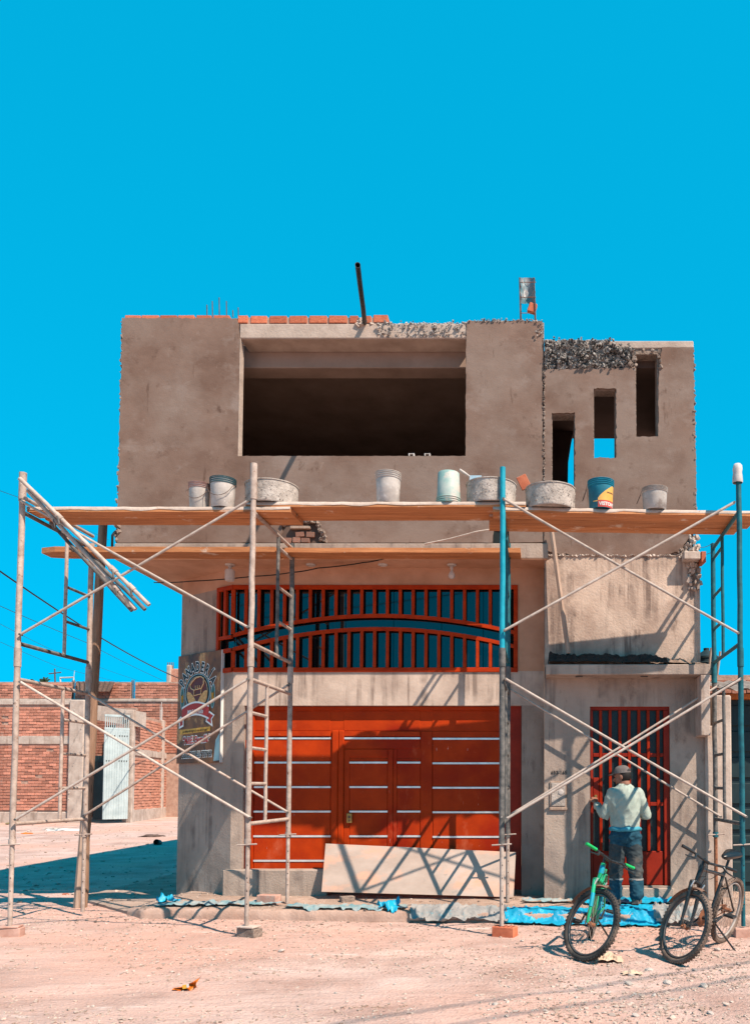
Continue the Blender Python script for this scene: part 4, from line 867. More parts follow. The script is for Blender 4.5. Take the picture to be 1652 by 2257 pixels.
# electricity meter box
mx0, mx1, mz0, mz1 = fx(1211,1750), fx(1248,1750), fzz(1783), fzz(1722)
mb_ = thing('meter_box', ((mx0+mx1)/2, YF, mz0), 'grey scratched electricity meter box set in the wall below the number', 'meter box')
MB().cbox(mx0, mx1, YF-.012, YF+.02, mz0, mz1, .005).build('box_frame', MT['timber'], mb_)
MB().cbox(mx0+.018, mx1-.018, YF-.020, YF-.011, mz0+.035, mz1-.018, .003).build('box_cover', MT['cement'], mb_)
MB().cbox(mx0-.005, mx1+.004, YF-.026, YF-.011, mz0-.012, mz0+.02, .004).build('box_lip', MT['timber'], mb_)
MB().lathe([(0,.0),(.03,.0),(.033,.004),(.02,.008),(0,.008)], 14, Matrix.Translation(((mx0+mx1)/2+.03, YF-.0205, mz0+.2)) @ Matrix.Rotation(math.pi/2,4,'X')).build('meter_glass', MT['white_plastic'], mb_)
# sheet of plywood leaning on the gate
pw = thing('plywood_sheet', P(920,1972,9.82), 'large stained plywood sheet leaning against the bottom of the gate', 'board')
q = [P(709,1966,9.80), P(1131,1978,9.78), P(1136,1879,10.02), P(718,1860,10.03)]
nrm = (q[1]-q[0]).cross(q[3]-q[0]).normalized()*-.014
pm = MB(); pm.add([*q, *[p-nrm for p in q]], [(0,1,2,3),(7,6,5,4),(0,4,5,1),(1,5,6,2),(2,6,7,3),(3,7,4,0)]); pm.build('sheet_body', MT['ply'], pw)
# ------------------------------------------------------------------ bakery sign on the canted corner
xs0, xs1 = c_at(393), c_at(490)
SW, SH = xs1-xs0, pz(1430,YW)-pz(1680,YW)
zs0 = pz(1680,YW)
SGN = Matrix.Translation(MC @ Vector((xs0,-.036,zs0))) @ Matrix.Rotation(aC,4,'Z')
sg = thing('bakery_sign', SGN @ Vector((SW/2,0,0)), 'printed bakery sign with bread and a chef hat on the canted corner', 'sign')
MT['sign_bg'] = M('sign_print', (.08,.032,.017), (.32,.13,.04), 3.2, .4, 0, stretch=(1,1,.7), detail=3, k=1.0, spots=[((.55,.31,.12),2.6,.56,.66), ((.20,.19,.06),3.4,.60,.70), ((.05,.028,.02),5,.60,.68)])
def flatm(n, c): return M(n, c, None, 5, .4, 0, var=.06, k=1.0)
MT['s_black'] = flatm('sign_black', (.012,.012,.014)); MT['s_white'] = flatm('sign_white', (.80,.84,.82)); MT['s_maroon'] = flatm('sign_maroon', (.12,.024,.018)); MT['s_red'] = flatm('sign_red', (.42,.028,.016)); MT['s_bread'] = M('sign_bread', (.55,.28,.08), (.80,.47,.17), 18, .4, 0, stretch=(1,1,2.5), k=1.0); MT['s_cream'] = flatm('sign_cream', (.74,.52,.28)); MT['s_yellow'] = flatm('sign_yellow', (.64,.34,.045)); MT['s_blue'] = flatm('sign_blue', (.25,.42,.46)); MT['s_green'] = flatm('sign_wheat', (.06,.13,.11))
MB().cbox(0,SW,0,.032,0,SH,.003,SGN).build('board', MT['sign_bg'], sg)
MB().box(SW-.004,SW+.008,-.003,.034,0,SH,SGN).build('edge_trim', MT['paper_white'], sg)
LAY = [0]
def sp_(poly, mat, name, z):    # flat printed shape: polygon in sign fractions (x 0..1, y 0..1 from top), z = layer
    m_ = MB(); pts = [SGN @ Vector((p[0]*SW, -.001-.0012*z, (1-p[1])*SH)) for p in poly]
    m_.add(pts, [tuple(range(len(pts)))]); o = m_.build(name, MT[mat], sg)
    return o
def ell(cx,cy,rx,ry,n=36,a0=0,a1=2*math.pi,rot=0):
    out=[]
    for i in range(n):
        a = a0+(a1-a0)*i/(n if a1-a0 > 6.2 else n-1); x_, y_ = rx*math.cos(a), ry*math.sin(a)
        out.append((cx+x_*math.cos(rot)-y_*math.sin(rot), cy+x_*math.sin(rot)+y_*math.cos(rot)))
    return out
def stxt(s, cx, cy, size, mat, name, z, w=1, bold=0, shear=0, rot=0):
    me = text_mesh(s, size*SH, .0004, bold, shear, w); Mr = Matrix.Rotation(rot,3,'Z')
    for v in me.vertices:
        q_ = Mr @ Vector((v.co.x, v.co.y, 0)); v.co = SGN @ Vector((cx*SW+q_.x, -.001-.0012*z-v.co.z, (1-cy)*SH+q_.y))
    return link(name, me, MT[mat], sg)
sp_(ell(.47,.36,.290,.175),'s_blue','emblem_ring',1); sp_(ell(.47,.36,.272,.167),'s_black','emblem_ring',2); sp_(ell(.47,.36,.238,.150),'s_cream','emblem_ring',3); sp_(ell(.47,.36,.228,.146),'s_maroon','emblem_oval',4)
for (cx_,rot_) in ((.36,.55),(.58,-.55)): sp_(ell(cx_,.435,.150,.052,20,rot=rot_),'s_bread','bread_loaf',5 if cx_ < .5 else 6)
hat = [(.40,.335),(.33,.315),(.31,.285),(.36,.255),(.44,.225),(.55,.215),(.62,.235),(.62,.285),(.57,.325)]
def sline(pts, w, mat, name, z):
    m_ = MB()
    m_.tube([SGN @ Vector((p[0]*SW,-.004-.0012*z,(1-p[1])*SH)) for p in pts], w, 5); return m_.build(name, MT[mat], sg)
sline(hat,.007,'s_cream','hat_outline',5); sline([(.40,.335),(.405,.385),(.565,.375),(.57,.325),(.40,.335)],.006,'s_cream','hat_band',5)
for k in range(3): sline([(.44+.045*k,.325),(.43+.05*k,.295)],.005,'s_cream','hat_crease',5)
letters = 'PANADERÍA'
for i, ch in enumerate(letters):
    a = R(158-136*i/8); cx_, cy_ = .47+.375*math.cos(a), .345-.215*math.sin(a)
    rt = (a-math.pi/2)*.85
    stxt(ch, cx_, cy_, .125, 's_white', 'printed_letter', 3, .70, .016, 0, rt); stxt(ch, cx_, cy_, .125, 's_black', 'printed_letter', 5, .70, .006, 0, rt)
for sx in (0,1):
    cx_ = .12 if not sx else .82
    sp_(ell(cx_,.40,.050,.115,18,rot=.06*(1 if sx else -1)),'s_blue','wheat_ear',1); sp_(ell(cx_,.405,.036,.098,18,rot=.06*(1 if sx else -1)),'s_green','wheat_ear',2)
    for k in range(6):
        for s_ in (-1,1): sline([(cx_,.44+.01*k-.02*k),(cx_+.026*s_,.425-.012*k)],.003,'s_yellow','wheat_grain',3)
def rib(off, n=14):
    top = [(.13+.62*i/(n-1), .50+off[0]-.045*math.sin(math.pi*i/(n-1))) for i in range(n)]; bot = [(.13+.62*i/(n-1), .595+off[1]-.045*math.sin(math.pi*i/(n-1))) for i in range(n)]
    return top + bot[::-1]
sp_([(.10,.565),(.02,.60),(.06,.63),(.06,.68),(.17,.66),(.17,.59)],'s_white','ribbon_tail',6); sp_([(.095,.58),(.05,.60),(.085,.63),(.08,.66),(.15,.645),(.15,.59)],'s_red','ribbon_tail',7)
sp_([(.76,.535),(.88,.575),(.82,.61),(.84,.68),(.68,.63),(.70,.57)],'s_white','ribbon_tail',6); sp_([(.765,.555),(.845,.58),(.795,.61),(.81,.655),(.705,.62),(.72,.575)],'s_red','ribbon_tail',7)
sp_(rib((-.016,.016)),'s_white','ribbon',8); sp_(rib((0,0)),'s_red','ribbon',9)
stxt('M&E Bernilla', .44, .535, .058, 's_white', 'ribbon_lettering', 11, .80, .0006, .35)
sp_([(.08,.69),(.78,.675),(.78,.715),(.08,.735)],'s_yellow','slogan_band',2)
stxt('¡La delicia del trigo a la mesa de tu hogar!', .43, .705, .034, 's_black', 'slogan_lettering', 4, .66, 0, .25, .025)
stxt('“M&E. Bernilla”', .46, .79, .092, 's_white', 'name_lettering', 3, .72, .012, .2, .04); stxt('“M&E. Bernilla”', .46, .79, .092, 's_red', 'name_lettering', 5, .72, .003, .2, .04)
stxt('Pedidos:920811432-978709182', .48, .925, .078, 's_white', 'phone_lettering', 3, .46, .010, 0, .02); stxt('Pedidos:920811432-978709182', .48, .925, .078, 's_black', 'phone_lettering', 5, .46, .002, 0, .02)
sp_([(.90,.80),(.985,.74),(.985,.98),(.86,.985)],'s_blue','print_patch',1)
# ------------------------------------------------------------------ wooden pole, cables
wpb, wpt = P(179,1996,10.25), P(229,1128,10.25)
wpb.z = -.1
wp = thing('wooden_pole', wpb, 'leaning weathered wooden utility pole behind the end scaffold', 'utility pole')
pts = [wpb.lerp(wpt,i/16)+Vector((.018*noise.noise((i*.5,0,0)),.01*noise.noise((i*.5,5,0)),0)) for i in range(17)]
autosmooth(MB().tube(pts, [.064-.0008*i+.004*noise.noise((i,9,0)) for i in range(17)], 14).build('pole_shaft', MT['pole_wood'], wp))
autosmooth(MB().tube([wpb+Vector((-.02,-.06,0)), wpb.lerp(wpt,.26)+Vector((0,-.065,0))], [.045,.03], 6).build('splice_post', MT['timber'], wp))
far = lambda u,v,Y: P(u,v,Y)
wire([far(-260,1070,11), far(394,1495,29)], .015, 'cable', 'thick dark overhead cable falling towards the far rooftop', .25)
wire([far(-200,1000,9), far(47,1098,18), far(240,1190,30)], .005, 'cable', 'thin overhead cable passing behind the top of the end scaffold', .02)
wire([far(-160,1262,14), far(190,1416,22), far(360,1500,32)], .006, 'cable', 'thin overhead cable below the thick one', .03)
wire([far(-160,1287,14), far(110,1430,22), far(330,1508,33)], .004, 'cable', 'faint overhead cable, third down behind the end scaffold', .03)
wire([far(-160,1340,16), far(130,1470,24), far(300,1510,33)], .004, 'cable', 'faint lowest overhead cable behind the end scaffold', .03)
for i, dz in enumerate((0, .5)):
    wire([Vector((-12,-8,7.2+dz)), Vector((3.4,1.2,6.9+dz)), Vector((24,13.4,7.4+dz))], .014, 'cable', ['lower','upper'][i]+' power cable over the road casting a long thin shadow', .12)
# ------------------------------------------------------------------ brick walls
brk_mesh = {}
def bricks(parent, o0, ang, W, Hh, course, L, skip, seed, limit=300, mat='brick_wall', d=.02, cap=1.0):
    """bricks in running bond on a wall that starts at o0 and runs W along ang; skip(x, z) leaves a brick out"""
    r = random.Random(seed); Mx = Matrix.Translation(o0) @ Matrix.Rotation(ang,4,'Z'); spots = []
    for k in range(int(Hh/course)):
        x = -L*(.5 if k % 2 else 0)
        while x < W:
            x0, x1 = max(0,x)+.006, min(W,x+L)-.006; zc_ = (k+.5)*course
            if x1-x0 > .05 and r.random() > .012 and not skip((x0+x1)/2, zc_, x1-x0): spots.append(((x0+x1)/2, zc_, x1-x0, r.uniform(-.014,.010), r.uniform(-.02,.02), r.uniform(-.008,.008)))
            x += L
    key = mat
    if key not in brk_mesh:
        brk_mesh[key] = MB().cbox(-.5,.5,-.5,.5,-.5,.5,.05).mesh('brick'); brk_mesh[key].materials.append(MT[mat])
    spots.sort(key=lambda s: abs((Mx @ Vector((s[0],0,s[1]))).x/ (Mx @ Vector((s[0],0,s[1]))).y + .5))
    for s_ in spots[:limit]:
        p = Mx @ Vector((s_[0], s_[3], s_[1]+s_[5])); ob = link('brick', brk_mesh[key], None, parent, p, (0,0,ang+s_[4])); ob.scale = (s_[2], d*2, course-.017)
    if len(spots) > limit:
        mb = MB()
        for s_ in spots[limit:]: mb.box(s_[0]-s_[2]/2, s_[0]+s_[2]/2, s_[3]-d, s_[3]+d, s_[1]-course/2+.008, s_[1]+course/2-.008, Mx)
        mb.build('brickwork', MT[mat], parent, kind='stuff')
YB = 29.0; zb0 = pz(1806,YB); X0 = px(-60,YB,1650); Xc0, Xc1 = px(155,YB,1650), px(188,YB,1650)
fw = thing('brick_compound', ((X0+Xc0)/2,YB,zb0), 'weathered red brick compound wall across the side street, behind the end scaffold', 'brick wall')
zt1 = pz(1548,YB); Hw = zt1-zb0
MB().box(X0, Xc0, YB+.02, YB+.3, zb0-.6, zt1).build('wall_mortar', MT['mortar'], fw)
z_b0, z_b1 = pz(1640,YB)-zb0, pz(1622,YB)-zb0
bricks(fw, (X0,YB+.01,zb0), 0, Xc0-X0, Hw-.10, .105, .25, lambda x,z,w: z < .28 or z_b0-.03 < z < z_b1+.03, 3)
MB().cbox(X0, Xc0, YB-.03, YB+.04, zb0-.3, zb0+.26, .02).build('wall_footing', MT['pale_conc'], fw)
MB().cbox(X0, Xc0, YB-.02, YB+.04, zb0+z_b0, zb0+z_b1, .01).build('tie_beam', MT['pale_conc'], fw)
MB().cbox(X0, Xc0, YB-.03, YB+.32, zt1-.09, zt1+.06, .02).build('wall_beam', MT['pale_conc'], fw)
MB().cbox(Xc0, Xc1, YB-.12, YB+.45, zb0-.6, pz(1543,YB), .03).build('gate_column', MT['pale_conc'], fw)
pc_ = MB(); chunks(pc_, [((random.uniform(Xc0,Xc1), YB-.12, random.uniform(zb0,zt1)), random.uniform(.015,.03), 1.2) for _ in range(10)]); pc_.build('column_crumbs', MT['pale_conc'], fw, kind='stuff')
# angled gateway and wall in the sun
A_ = Vector((px(286,YB,1700), YB+.1, zb0)); Bf = Vector((px(420,36.5,1700), 36.5, zb0)); dA = Bf-A_; angA = math.atan2(dA.y,dA.x); LA = dA.length
zt2 = pz(1571,YB)
sw_ = thing('sunlit_wall', A_, 'sunlit pale red brick wall receding from the blue metal gate', 'brick wall')
MA = Matrix.Translation(A_) @ Matrix.Rotation(angA,4,'Z')
MB().box(0,LA,.02,.25,-.6,zt2-zb0,MA).build('wall_mortar', MT['mortar'], sw_)
MT['brick_pale'] = M('brick_pale', (.62,.23,.145), (.74,.36,.25), 8, .92, .3, 40, .01, rnd=.2, spots=[((.70,.50,.40),10,.58,.70)])
tb0, tb1 = pz(1664,YB)-zb0, pz(1648,YB)-zb0
cols_ = [.0, LA*.45, LA*.95]
bricks(sw_, A_, angA, LA, zt2-zb0-.03, .105, .25, lambda x,z,w: z<.36 or tb0-.03<z<tb1+.03 or any(abs(x-c-.12)<.2 for c in cols_), 5, mat='brick_pale')
MB().cbox(0,LA,-.03,.03,-.3,.34,.02,MA).build('wall_footing', MT['pale_conc'], sw_)
for a,b in ((.3,cols_[1]-.0),(cols_[1]+.24,cols_[2])): MB().cbox(a,b,-.02,.03,tb0,tb1,.01,MA).build('tie_beam', MT['pale_conc'], sw_)
for c in cols_: MB().cbox(c, c+.24, -.05,.28,-.5,zt2-zb0+(.02 if c else .12),.02,MA).build('wall_column', MT['pale_conc'], sw_)
for c in cols_[1:2]:
    for k in range(4): autosmooth(MB().tube([MA @ Vector((c+.05+.045*k,.05+.06*(k%2),zt2-zb0)), MA @ Vector((c+.05+.045*k,.05+.06*(k%2),zt2-zb0+.75-.1*k))], .012, 5).build('steel_bar', MT['white_plastic'], sw_))
# gateway lintel, white-blue open gate leaf, dark gap with grey leaf
gl0, gl1 = Vector((Xc1-.2, YB+.1, pz(1549,YB))), A_ + Vector((.25,.1,pz(1571,YB)-zb0))
gw = thing('gateway', (px(240,YB,1700), YB+.2, zb0), 'pale concrete gateway with a tall open white and blue metal leaf', 'gate')
lm = MB(); th_ = .52
lm.add([gl0, gl1+Vector((0,0,.06)), gl1+Vector((0,.4,.06)), gl0+Vector((0,.4,0)), gl0+Vector((0,0,-th_)), gl1+Vector((0,0,-th_+.02)), gl1+Vector((0,.4,-th_+.02)), gl0+Vector((0,.4,-th_))], [(0,1,2,3),(4,7,6,5),(0,4,5,1),(1,5,6,2),(2,6,7,3),(3,7,4,0)]); lm.build('gate_lintel', MT['pale_conc'], gw)
dl0, dl1 = Vector((px(228.5,YB-.5,1700),YB-.5,zb0-.02)), Vector((px(284,YB,1700),YB,zb0)); dd_ = dl1-dl0; aD = math.atan2(dd_.y,dd_.x); LD = dd_.length; HD = pz(1574,YB)-zb0-.05
MD = Matrix.Translation(dl0) @ Matrix.Rotation(aD,4,'Z')
MB().cbox(0,LD,0,.05,.03,HD*.86,.01,MD).build('gate_leaf', MT['steel_door'], gw)
for k in range(10): MB().box(LD*(.03+.1*k), LD*(.045+.1*k), -.012,.001,.05,HD*.85,MD).build('leaf_rib', MT['steel_door'], gw)
for z_ in (HD*.86,HD*.985): MB().cbox(0,LD,0,.05,z_,z_+HD*.022,.005,MD).build('leaf_rail', MT['steel_door'], gw)
for k in range(12): MB().cbox(LD*(.02+.083*k), LD*(.05+.083*k), .01,.04,HD*.88,HD*.985,.004,MD).build('leaf_bar', MT['steel_door'], gw)
for z_ in (HD*.81,HD*.57):
    for k in range(9):
        if k != 4: MB().prism([(LD*(.08+.1*k),z_),(LD*(.08+.1*k)+.04,z_),(LD*(.08+.1*k)+.02,z_-.06)],-.0135,-.001,MD).build('leaf_slot', MT['black'], gw)
MB().box(Xc1, px(232,YB+1,1700), YB+1.6, YB+1.7, zb0-.3, pz(1590,YB)).build('gap_shade', MT['dark_in'], gw)  # near-black sheet standing for the shade in the open gap, not a leaf
MB().cbox(px(205,YB+.2,1700), px(229,YB+.2,1700), YB+.25, YB+.32, zb0, pz(1665,YB), .01).build('side_leaf', MT['shutter'], gw)
MB().cbox(px(214,YB+.2,1690), px(226,YB+.2,1690), YB+.23, YB+.26, pz(1696,YB), pz(1680,YB), .01).build('leaf_window', MT['black'], gw)
ib = thing('inner_wall', (px(200,31,1700),31,zb0), 'red brick wall seen through the open gateway', 'brick wall')
MB().box(px(185,31), px(300,31), 31.03, 31.2, zb0, pz(1560,31)).build('wall_mortar', MT['mortar'], ib)
bricks(ib, (px(185,31),31.02,zb0), 0, px(300,31)-px(185,31), pz(1560,31)-zb0, .105, .25, lambda x,z,w: False, 8, 120)
# long wall behind with a parapet
YP = 33.0; zp_t, zp_b, zp_0 = pz(1503,YP), pz(1540,YP), pz(1800,YP); Xp0, Xp1 = px(-70,YP,1520), px(470,YP,1520)
rw = thing('rear_brick_wall', ((Xp0+Xp1)/2,YP,zp_0), 'long red brick wall with gapped parapet behind the compound', 'brick wall')
MB().box(Xp0, Xp1, YP+.02, YP+.3, zp_0-1, zp_b).build('wall_mortar', MT['mortar'], rw)
MB().cbox(Xp0, Xp1, YP-.03, YP+.33, zp_b-.14, zp_b, .03).build('wall_beam', MT['pale_conc'], rw)
bricks(rw, (Xp0,YP+.01,zp_b-2.2), 0, Xp1-Xp0, 2.05, .105, .25, lambda x,z,w: False, 11, 150)
gaps = [(56,64),(286,302),(523,543)]; gp = [(Xp0, px(56,YP,1520)), (px(63,YP,1520), px(288,YP,1520)), (px(301,YP,1520), px(525,YP,1520)), (px(540,YP,1520), Xp1+2)]
gaps = [(px(56,YP,1520)*0+a, b) for a,b in ()]
edges = [px(u,YP,1520) for u in (29,36,288*.5510/.5510,301)]
segs = [(Xp0, px(30,YP,1520)), (px(37,YP,1520), px(158,YP,1520)), (px(166,YP,1520), px(288,YP,1520)), (px(298,YP,1520), Xp1)]
for i,(a,b) in enumerate(segs):
    MB().box(a, b, YP+.02, YP+.16, zp_b, zp_t).build('parapet_mortar', MT['mortar'], rw)
    bricks(rw, (a,YP+.01,zp_b+.005), 0, b-a, zp_t-zp_b, .105, .25, lambda x,z,w: False, 20+i, 60)
for u in (33.5, 162, 293):
    for k in range(4): autosmooth(MB().tube([P(u-3+2*k,1542,YP+.08), P(u-3+2*k,1500-2*(k%2),YP+.08)], .013, 5).build('steel_bar', MT['iron'], rw))
    MT.setdefault('film', M('blue_film', (.02,.30,.38), (.05,.40,.48), 8, .5, 0))
    MB().box(px(u-3.2,YP+.1,1520), px(u-2.0,YP+.1,1520), YP+.1, YP+.13, zp_b, zp_t).build('blue_batten', MT['film'], rw)
# roof sheet on that wall, rooftop bits
rs = thing('roof_sheet', P(240,1520,YP-.3), 'dark corrugated sheet hanging over the parapet behind the wooden pole', 'roof sheet')
rows = [[P(165+3*i,1503,YP-.05)+Vector((0,.06*math.sin(i*1.6),.02)), P(170+2.85*i,1504,YP-.35)+Vector((0,.03*math.sin(i*1.6),-.02)), P(172+2.4*i,1524+ (0 if i<26 else (i-26)*.0),YP-.5)+Vector((0,.03*math.sin(i*1.6),0))] for i in range(30)]
MB().grid(rows).build('sheet_body', MT['iron'], rs)
cr = thing('rooftop_cross', P(122,1505,36), 'thin dark cross standing on the far roof', 'cross')
autosmooth(MB().tube([P(122,1508,36),P(121,1474,36)],.03,6).build('upright', MT['iron'], cr)); autosmooth(MB().tube([P(108,1485,36),P(135,1482,36)],.025,6).build('arm', MT['iron'], cr))
an = thing('roof_antenna', P(150,1505,36), 'white bent antenna bracket on the far roof', 'antenna')
MB().tube([P(134,1505,36),P(133,1494,36),P(163,1493,36),P(163,1505,36)],.035,6).build('bracket', MT['white_plastic'], an); MB().tube([P(163,1493,36),P(165,1478,36)],.012,5).build('whip', MT['white_plastic'], an)
for i,(u,s_) in enumerate(((72,.18),(100,.32))):
    pl = thing('roof_plant', P(u,1506,36), ['smaller','taller'][i]+' spiky green plant on the far roof', 'plant', 'plants on the far roof'); m_ = MB()
    for k in range(26):
        a = random.uniform(0,6.28); b = random.uniform(.2,1.4); c = P(u,1506,36); L_ = s_*random.uniform(.5,1); d_ = Vector((math.cos(a)*math.cos(b),math.sin(a)*math.cos(b),math.sin(b))); w_ = d_.cross(Vector((0,0,1))).normalized()*.03
        m_.add([c-w_, c+w_, c+d_*L_*.6+w_*.8+Vector((0,0,.1)), c+d_*L_, c+d_*L_*.6-w_*.8+Vector((0,0,.1))], [(0,1,2,3,4)])
    m_.build('leaves', MT['leaf'], pl)
tw = thing('far_house', P(378,1520,38), 'far unfinished brick house top behind the bakery sign', 'house')
c_ = P(378,1500,38); MB().cbox(px(370,38,1480), px(420,38,1480), 38, 38.4, zp_0, pz(1474,38), .03).build('house_wall', MT['brick_pale'], tw); MB().cbox(px(369,38,1480), px(378,38,1480), 37.9, 38.2, zp_0, pz(1466,38), .03).build('house_column', MT['pale_conc'], tw)
for k in range(4): MB().tube([P(370+4*k,1476,38.1),P(370+4*k,1460,38.1)],.02,5).build('steel_bar', MT['iron'], tw)
# rubbish at the foot of the walls
def lump(name, c, s, mat, label, cat, seed, group=None, flat=.5):
    m_ = MB(); bm = bmesh.new(); bmesh.ops.create_icosphere(bm, subdivisions=3, radius=1)
    for v in bm.verts:
        n_ = noise.noise(v.co*1.6+Vector((seed,0,0)))*.45+noise.noise(v.co*4+Vector((0,seed,0)))*.2; v.co = Vector((v.co.x*s[0], v.co.y*s[1], v.co.z*s[2]))*(1+n_)
    bm.verts.index_update(); m_.add([v.co+Vector(c) for v in bm.verts], [[v.index for v in f.verts] for f in bm.faces]); bm.free()
    o = thing(name, c, label, cat, group); m_.build(name+'_body' if not name.endswith('bag') else 'bag_body', MT[mat], o); return o
def G(u, v, z=0):       # point on the road at (u, v)
    Y = 10.0
    for _ in range(30): Y = Y + (P(u,v,Y).z - surf(P(u,v,Y).x, Y) - z)*Y/ (H_EYE) * .9
    return P(u,v,Y)
for i,(u,v,s_) in enumerate(((50,1817,(.5,.25,.10)),(140,1830,(.6,.2,.05)),(120,1828,(.35,.2,.06)))):
    lump('rubbish_scrap', G(u,v), s_, ['grass','paper_white','white_stone'][i], ['tuft of dry weeds at the far road edge','crumpled white plastic on the far road','pale rag on the far road'][i], 'rubbish', i)
lump('dirt_lump', G(335,1844), (.3,.2,.06), 'iron', 'dark heap of rubbish in the shade beside the corner', 'rubbish', 5)
tin = thing('tin_can', G(346,1862), 'dark open tin lying in the shade by the corner', 'tin'); c_ = G(346,1862)
autosmooth(MB().lathe([(0,.0),(.07,.0),(.074,.02),(.074,.16),(.066,.16),(.066,.03),(0,.03)],18,Matrix.Translation(c_+Vector((0,0,.06))) @ Matrix.Rotation(R(80),4,'X') @ Matrix.Translation((0,0,-.12))).build('tin_body', MT['pvc_dark'], tin))
# ------------------------------------------------------------------ neighbour on the right
YN = 10.6
nb = thing('neighbour_house', (px(1630,YN,1700),YN,.1), 'low neighbouring house with tiled roof edge and dark shutter beside the scaffold', 'house')
xn0, xn1 = px(1572,YF+.15,1750), px(1612,YF+.15,1750)
MB().cbox(xn0, xn1, YF+.15, YN+.6, .05, pz(1532,YF+.15), .015).build('house_pier', MT['pale_conc'], nb)
MB().box(xn1, xn1+2.5, YN-.2, YN-.1, .05, pz(1540,YN)).build('shutter', MT['shutter'], nb)
for k in range(7): MB().cbox(xn1, xn1+2.5, YN-.23, YN-.201, .3+k*.33, .56+k*.33, .008).build('shutter_slat', MT['shutter'], nb)
MB().cbox(px(1600,YN-.4,1530), xn1+2.5, YN-.35, YN-.1, pz(1539,YN-.4), pz(1527,YN-.4), .01).build('fascia_beam', MT['orange_beam'], nb)
rows = [[(px(1588,YN-.5,1520)+.035*i, YN-.7, pz(1524,YN-.5)+.022*math.sin(i*1.05)), (px(1588,YN-.5,1520)+.035*i, YN+1.2, pz(1508,YN+.3)+.15+.022*math.sin(i*1.05))] for i in range(70)]
MB().grid(rows).build('corrugated_roof', MT['corr'], nb)
MB().box(px(1545,12.2,1490), px(1800,12.2,1490), 12.2, 12.4, .05, pz(1488,12.2)).build('rear_wall', MT['mortar'], nb)
bricks(nb, (px(1545,12.2,1490), 12.19, pz(1530,12.2)), 0, 1.8, pz(1488,12.2)-pz(1530,12.2), .075, .22, lambda x,z,w: False, 31, 90)
tk = thing('water_tank', P(1555,1470,14), 'dark rooftop water tank half hidden behind the teal scaffold post', 'water tank')
c_ = P(1556,1500,14); autosmooth(MB().lathe([(0,0),(.20,0),(.20,.36),(.215,.37),(.215,.40),(.17,.44),(.08,.50),(.05,.52),(.05,.56),(0,.56)],24,Matrix.Translation(c_)).build('tank_body', MT['tank'], tk), 40)
for k in range(3): autosmooth(MB().lathe([(.201,.08+k*.1),(.208,.085+k*.1),(.208,.10+k*.1),(.201,.105+k*.1)],24,Matrix.Translation(c_)).build('tank_rib', MT['tank'], tk), 60)
for i,(a,b) in enumerate((((1560,1488),(1566,1428)),((1578,1500),(1586,1436)))): seg('roof_timber', [P(*a,12.6),P(*b,12.6)], .018, 'timber', ['steeper','farther'][i]+' stick poking up beside the water tank', 'stick', 6, 'sticks by the water tank')
MB().cbox(px(1530,14,1500)-.1, px(1600,14,1500)+.1, 13.7, 14.4, 0.1, c_.z-.001, .02).build('tank_stand', MT['mortar'], tk)
# ------------------------------------------------------------------ bricks and boards under the scaffold
hol = MB()
def foot_brick(u, v, label, mat, rz, holes=False, size=(.235,.125,.085), y=None, lift=0):
    c = G(u,v) if y is None else Vector((px(u,y,v), y, surf(px(u,y,v), y)))
    o = thing('loose_brick', c, label, 'brick', 'bricks under and near the scaffold'); Mx = Matrix.Translation(c+Vector((0,0,lift))) @ Matrix.Rotation(rz,4,'Z')
    MB().cbox(-size[0]/2,size[0]/2,-size[1]/2,size[1]/2,-.01,size[2],.006,Mx).build('brick_body', MT[mat], o)
    if holes:
        for i in range(5):
            for j in range(3): MB().lathe([(0,.001),(.011,.001),(.011,-.004),(0,-.004)],8,Mx @ Matrix.Translation((-.088+.044*i,-.036+.036*j,size[2]+.0006))).build('brick_hole', MT['black'], o)
    return o, c
def foot_board(x, y, z, label, mat, s=(.2,.14,.018), rz=0):
    o = thing('packing_board', (x,y,z), label, 'board', 'packing boards under the scaffold'); MB().cbox(-s[0]/2,s[0]/2,-s[1]/2,s[1]/2,0,s[2],.004,Matrix.Translation((x,y,z)) @ Matrix.Rotation(rz,4,'Z')).build('board_body', MT[mat], o)
MT['brick_pink'] = M('dusty_brick', (.58,.30,.225), (.70,.43,.35), 9, .92, .4, 40, .008, spots=[((.55,.42,.35),7,.58,.68)])
foot_brick(22, 2054, 'dusty brick under the front foot nearest the wooden pole', 'brick_pink', .15, y=D1); foot_board(FXS[0], D1, .088, 'thin packing board under the front foot nearest the wooden pole', 'brick_pink', rz=.2)
foot_brick(550, 2056, 'grey block under the front foot before the gate', 'core', -.45, y=D1); foot_board(FXS[1]+.02, D1, .088, 'thin packing board on the grey block before the gate', 'plank_top', rz=-.3)
foot_brick(1112, 2056, 'red perforated brick under the front foot of the cyan post', 'brick', -.35, True, y=D1, size=(.235,.125,.10)); 
foot_brick(1640, 2056, 'brick under the front foot beyond the door', 'brick_pink', .1, y=D1)
foot_brick(593, 1978, 'dusty pink brick lying on the sidewalk below the gate plinth', 'brick_pink', -.25, size=(.25,.13,.10), y=9.62)
foot_brick(765, 1975, 'small grey stone block by the foot of the plywood sheet', 'core', .5, size=(.16,.1,.06), y=9.7)
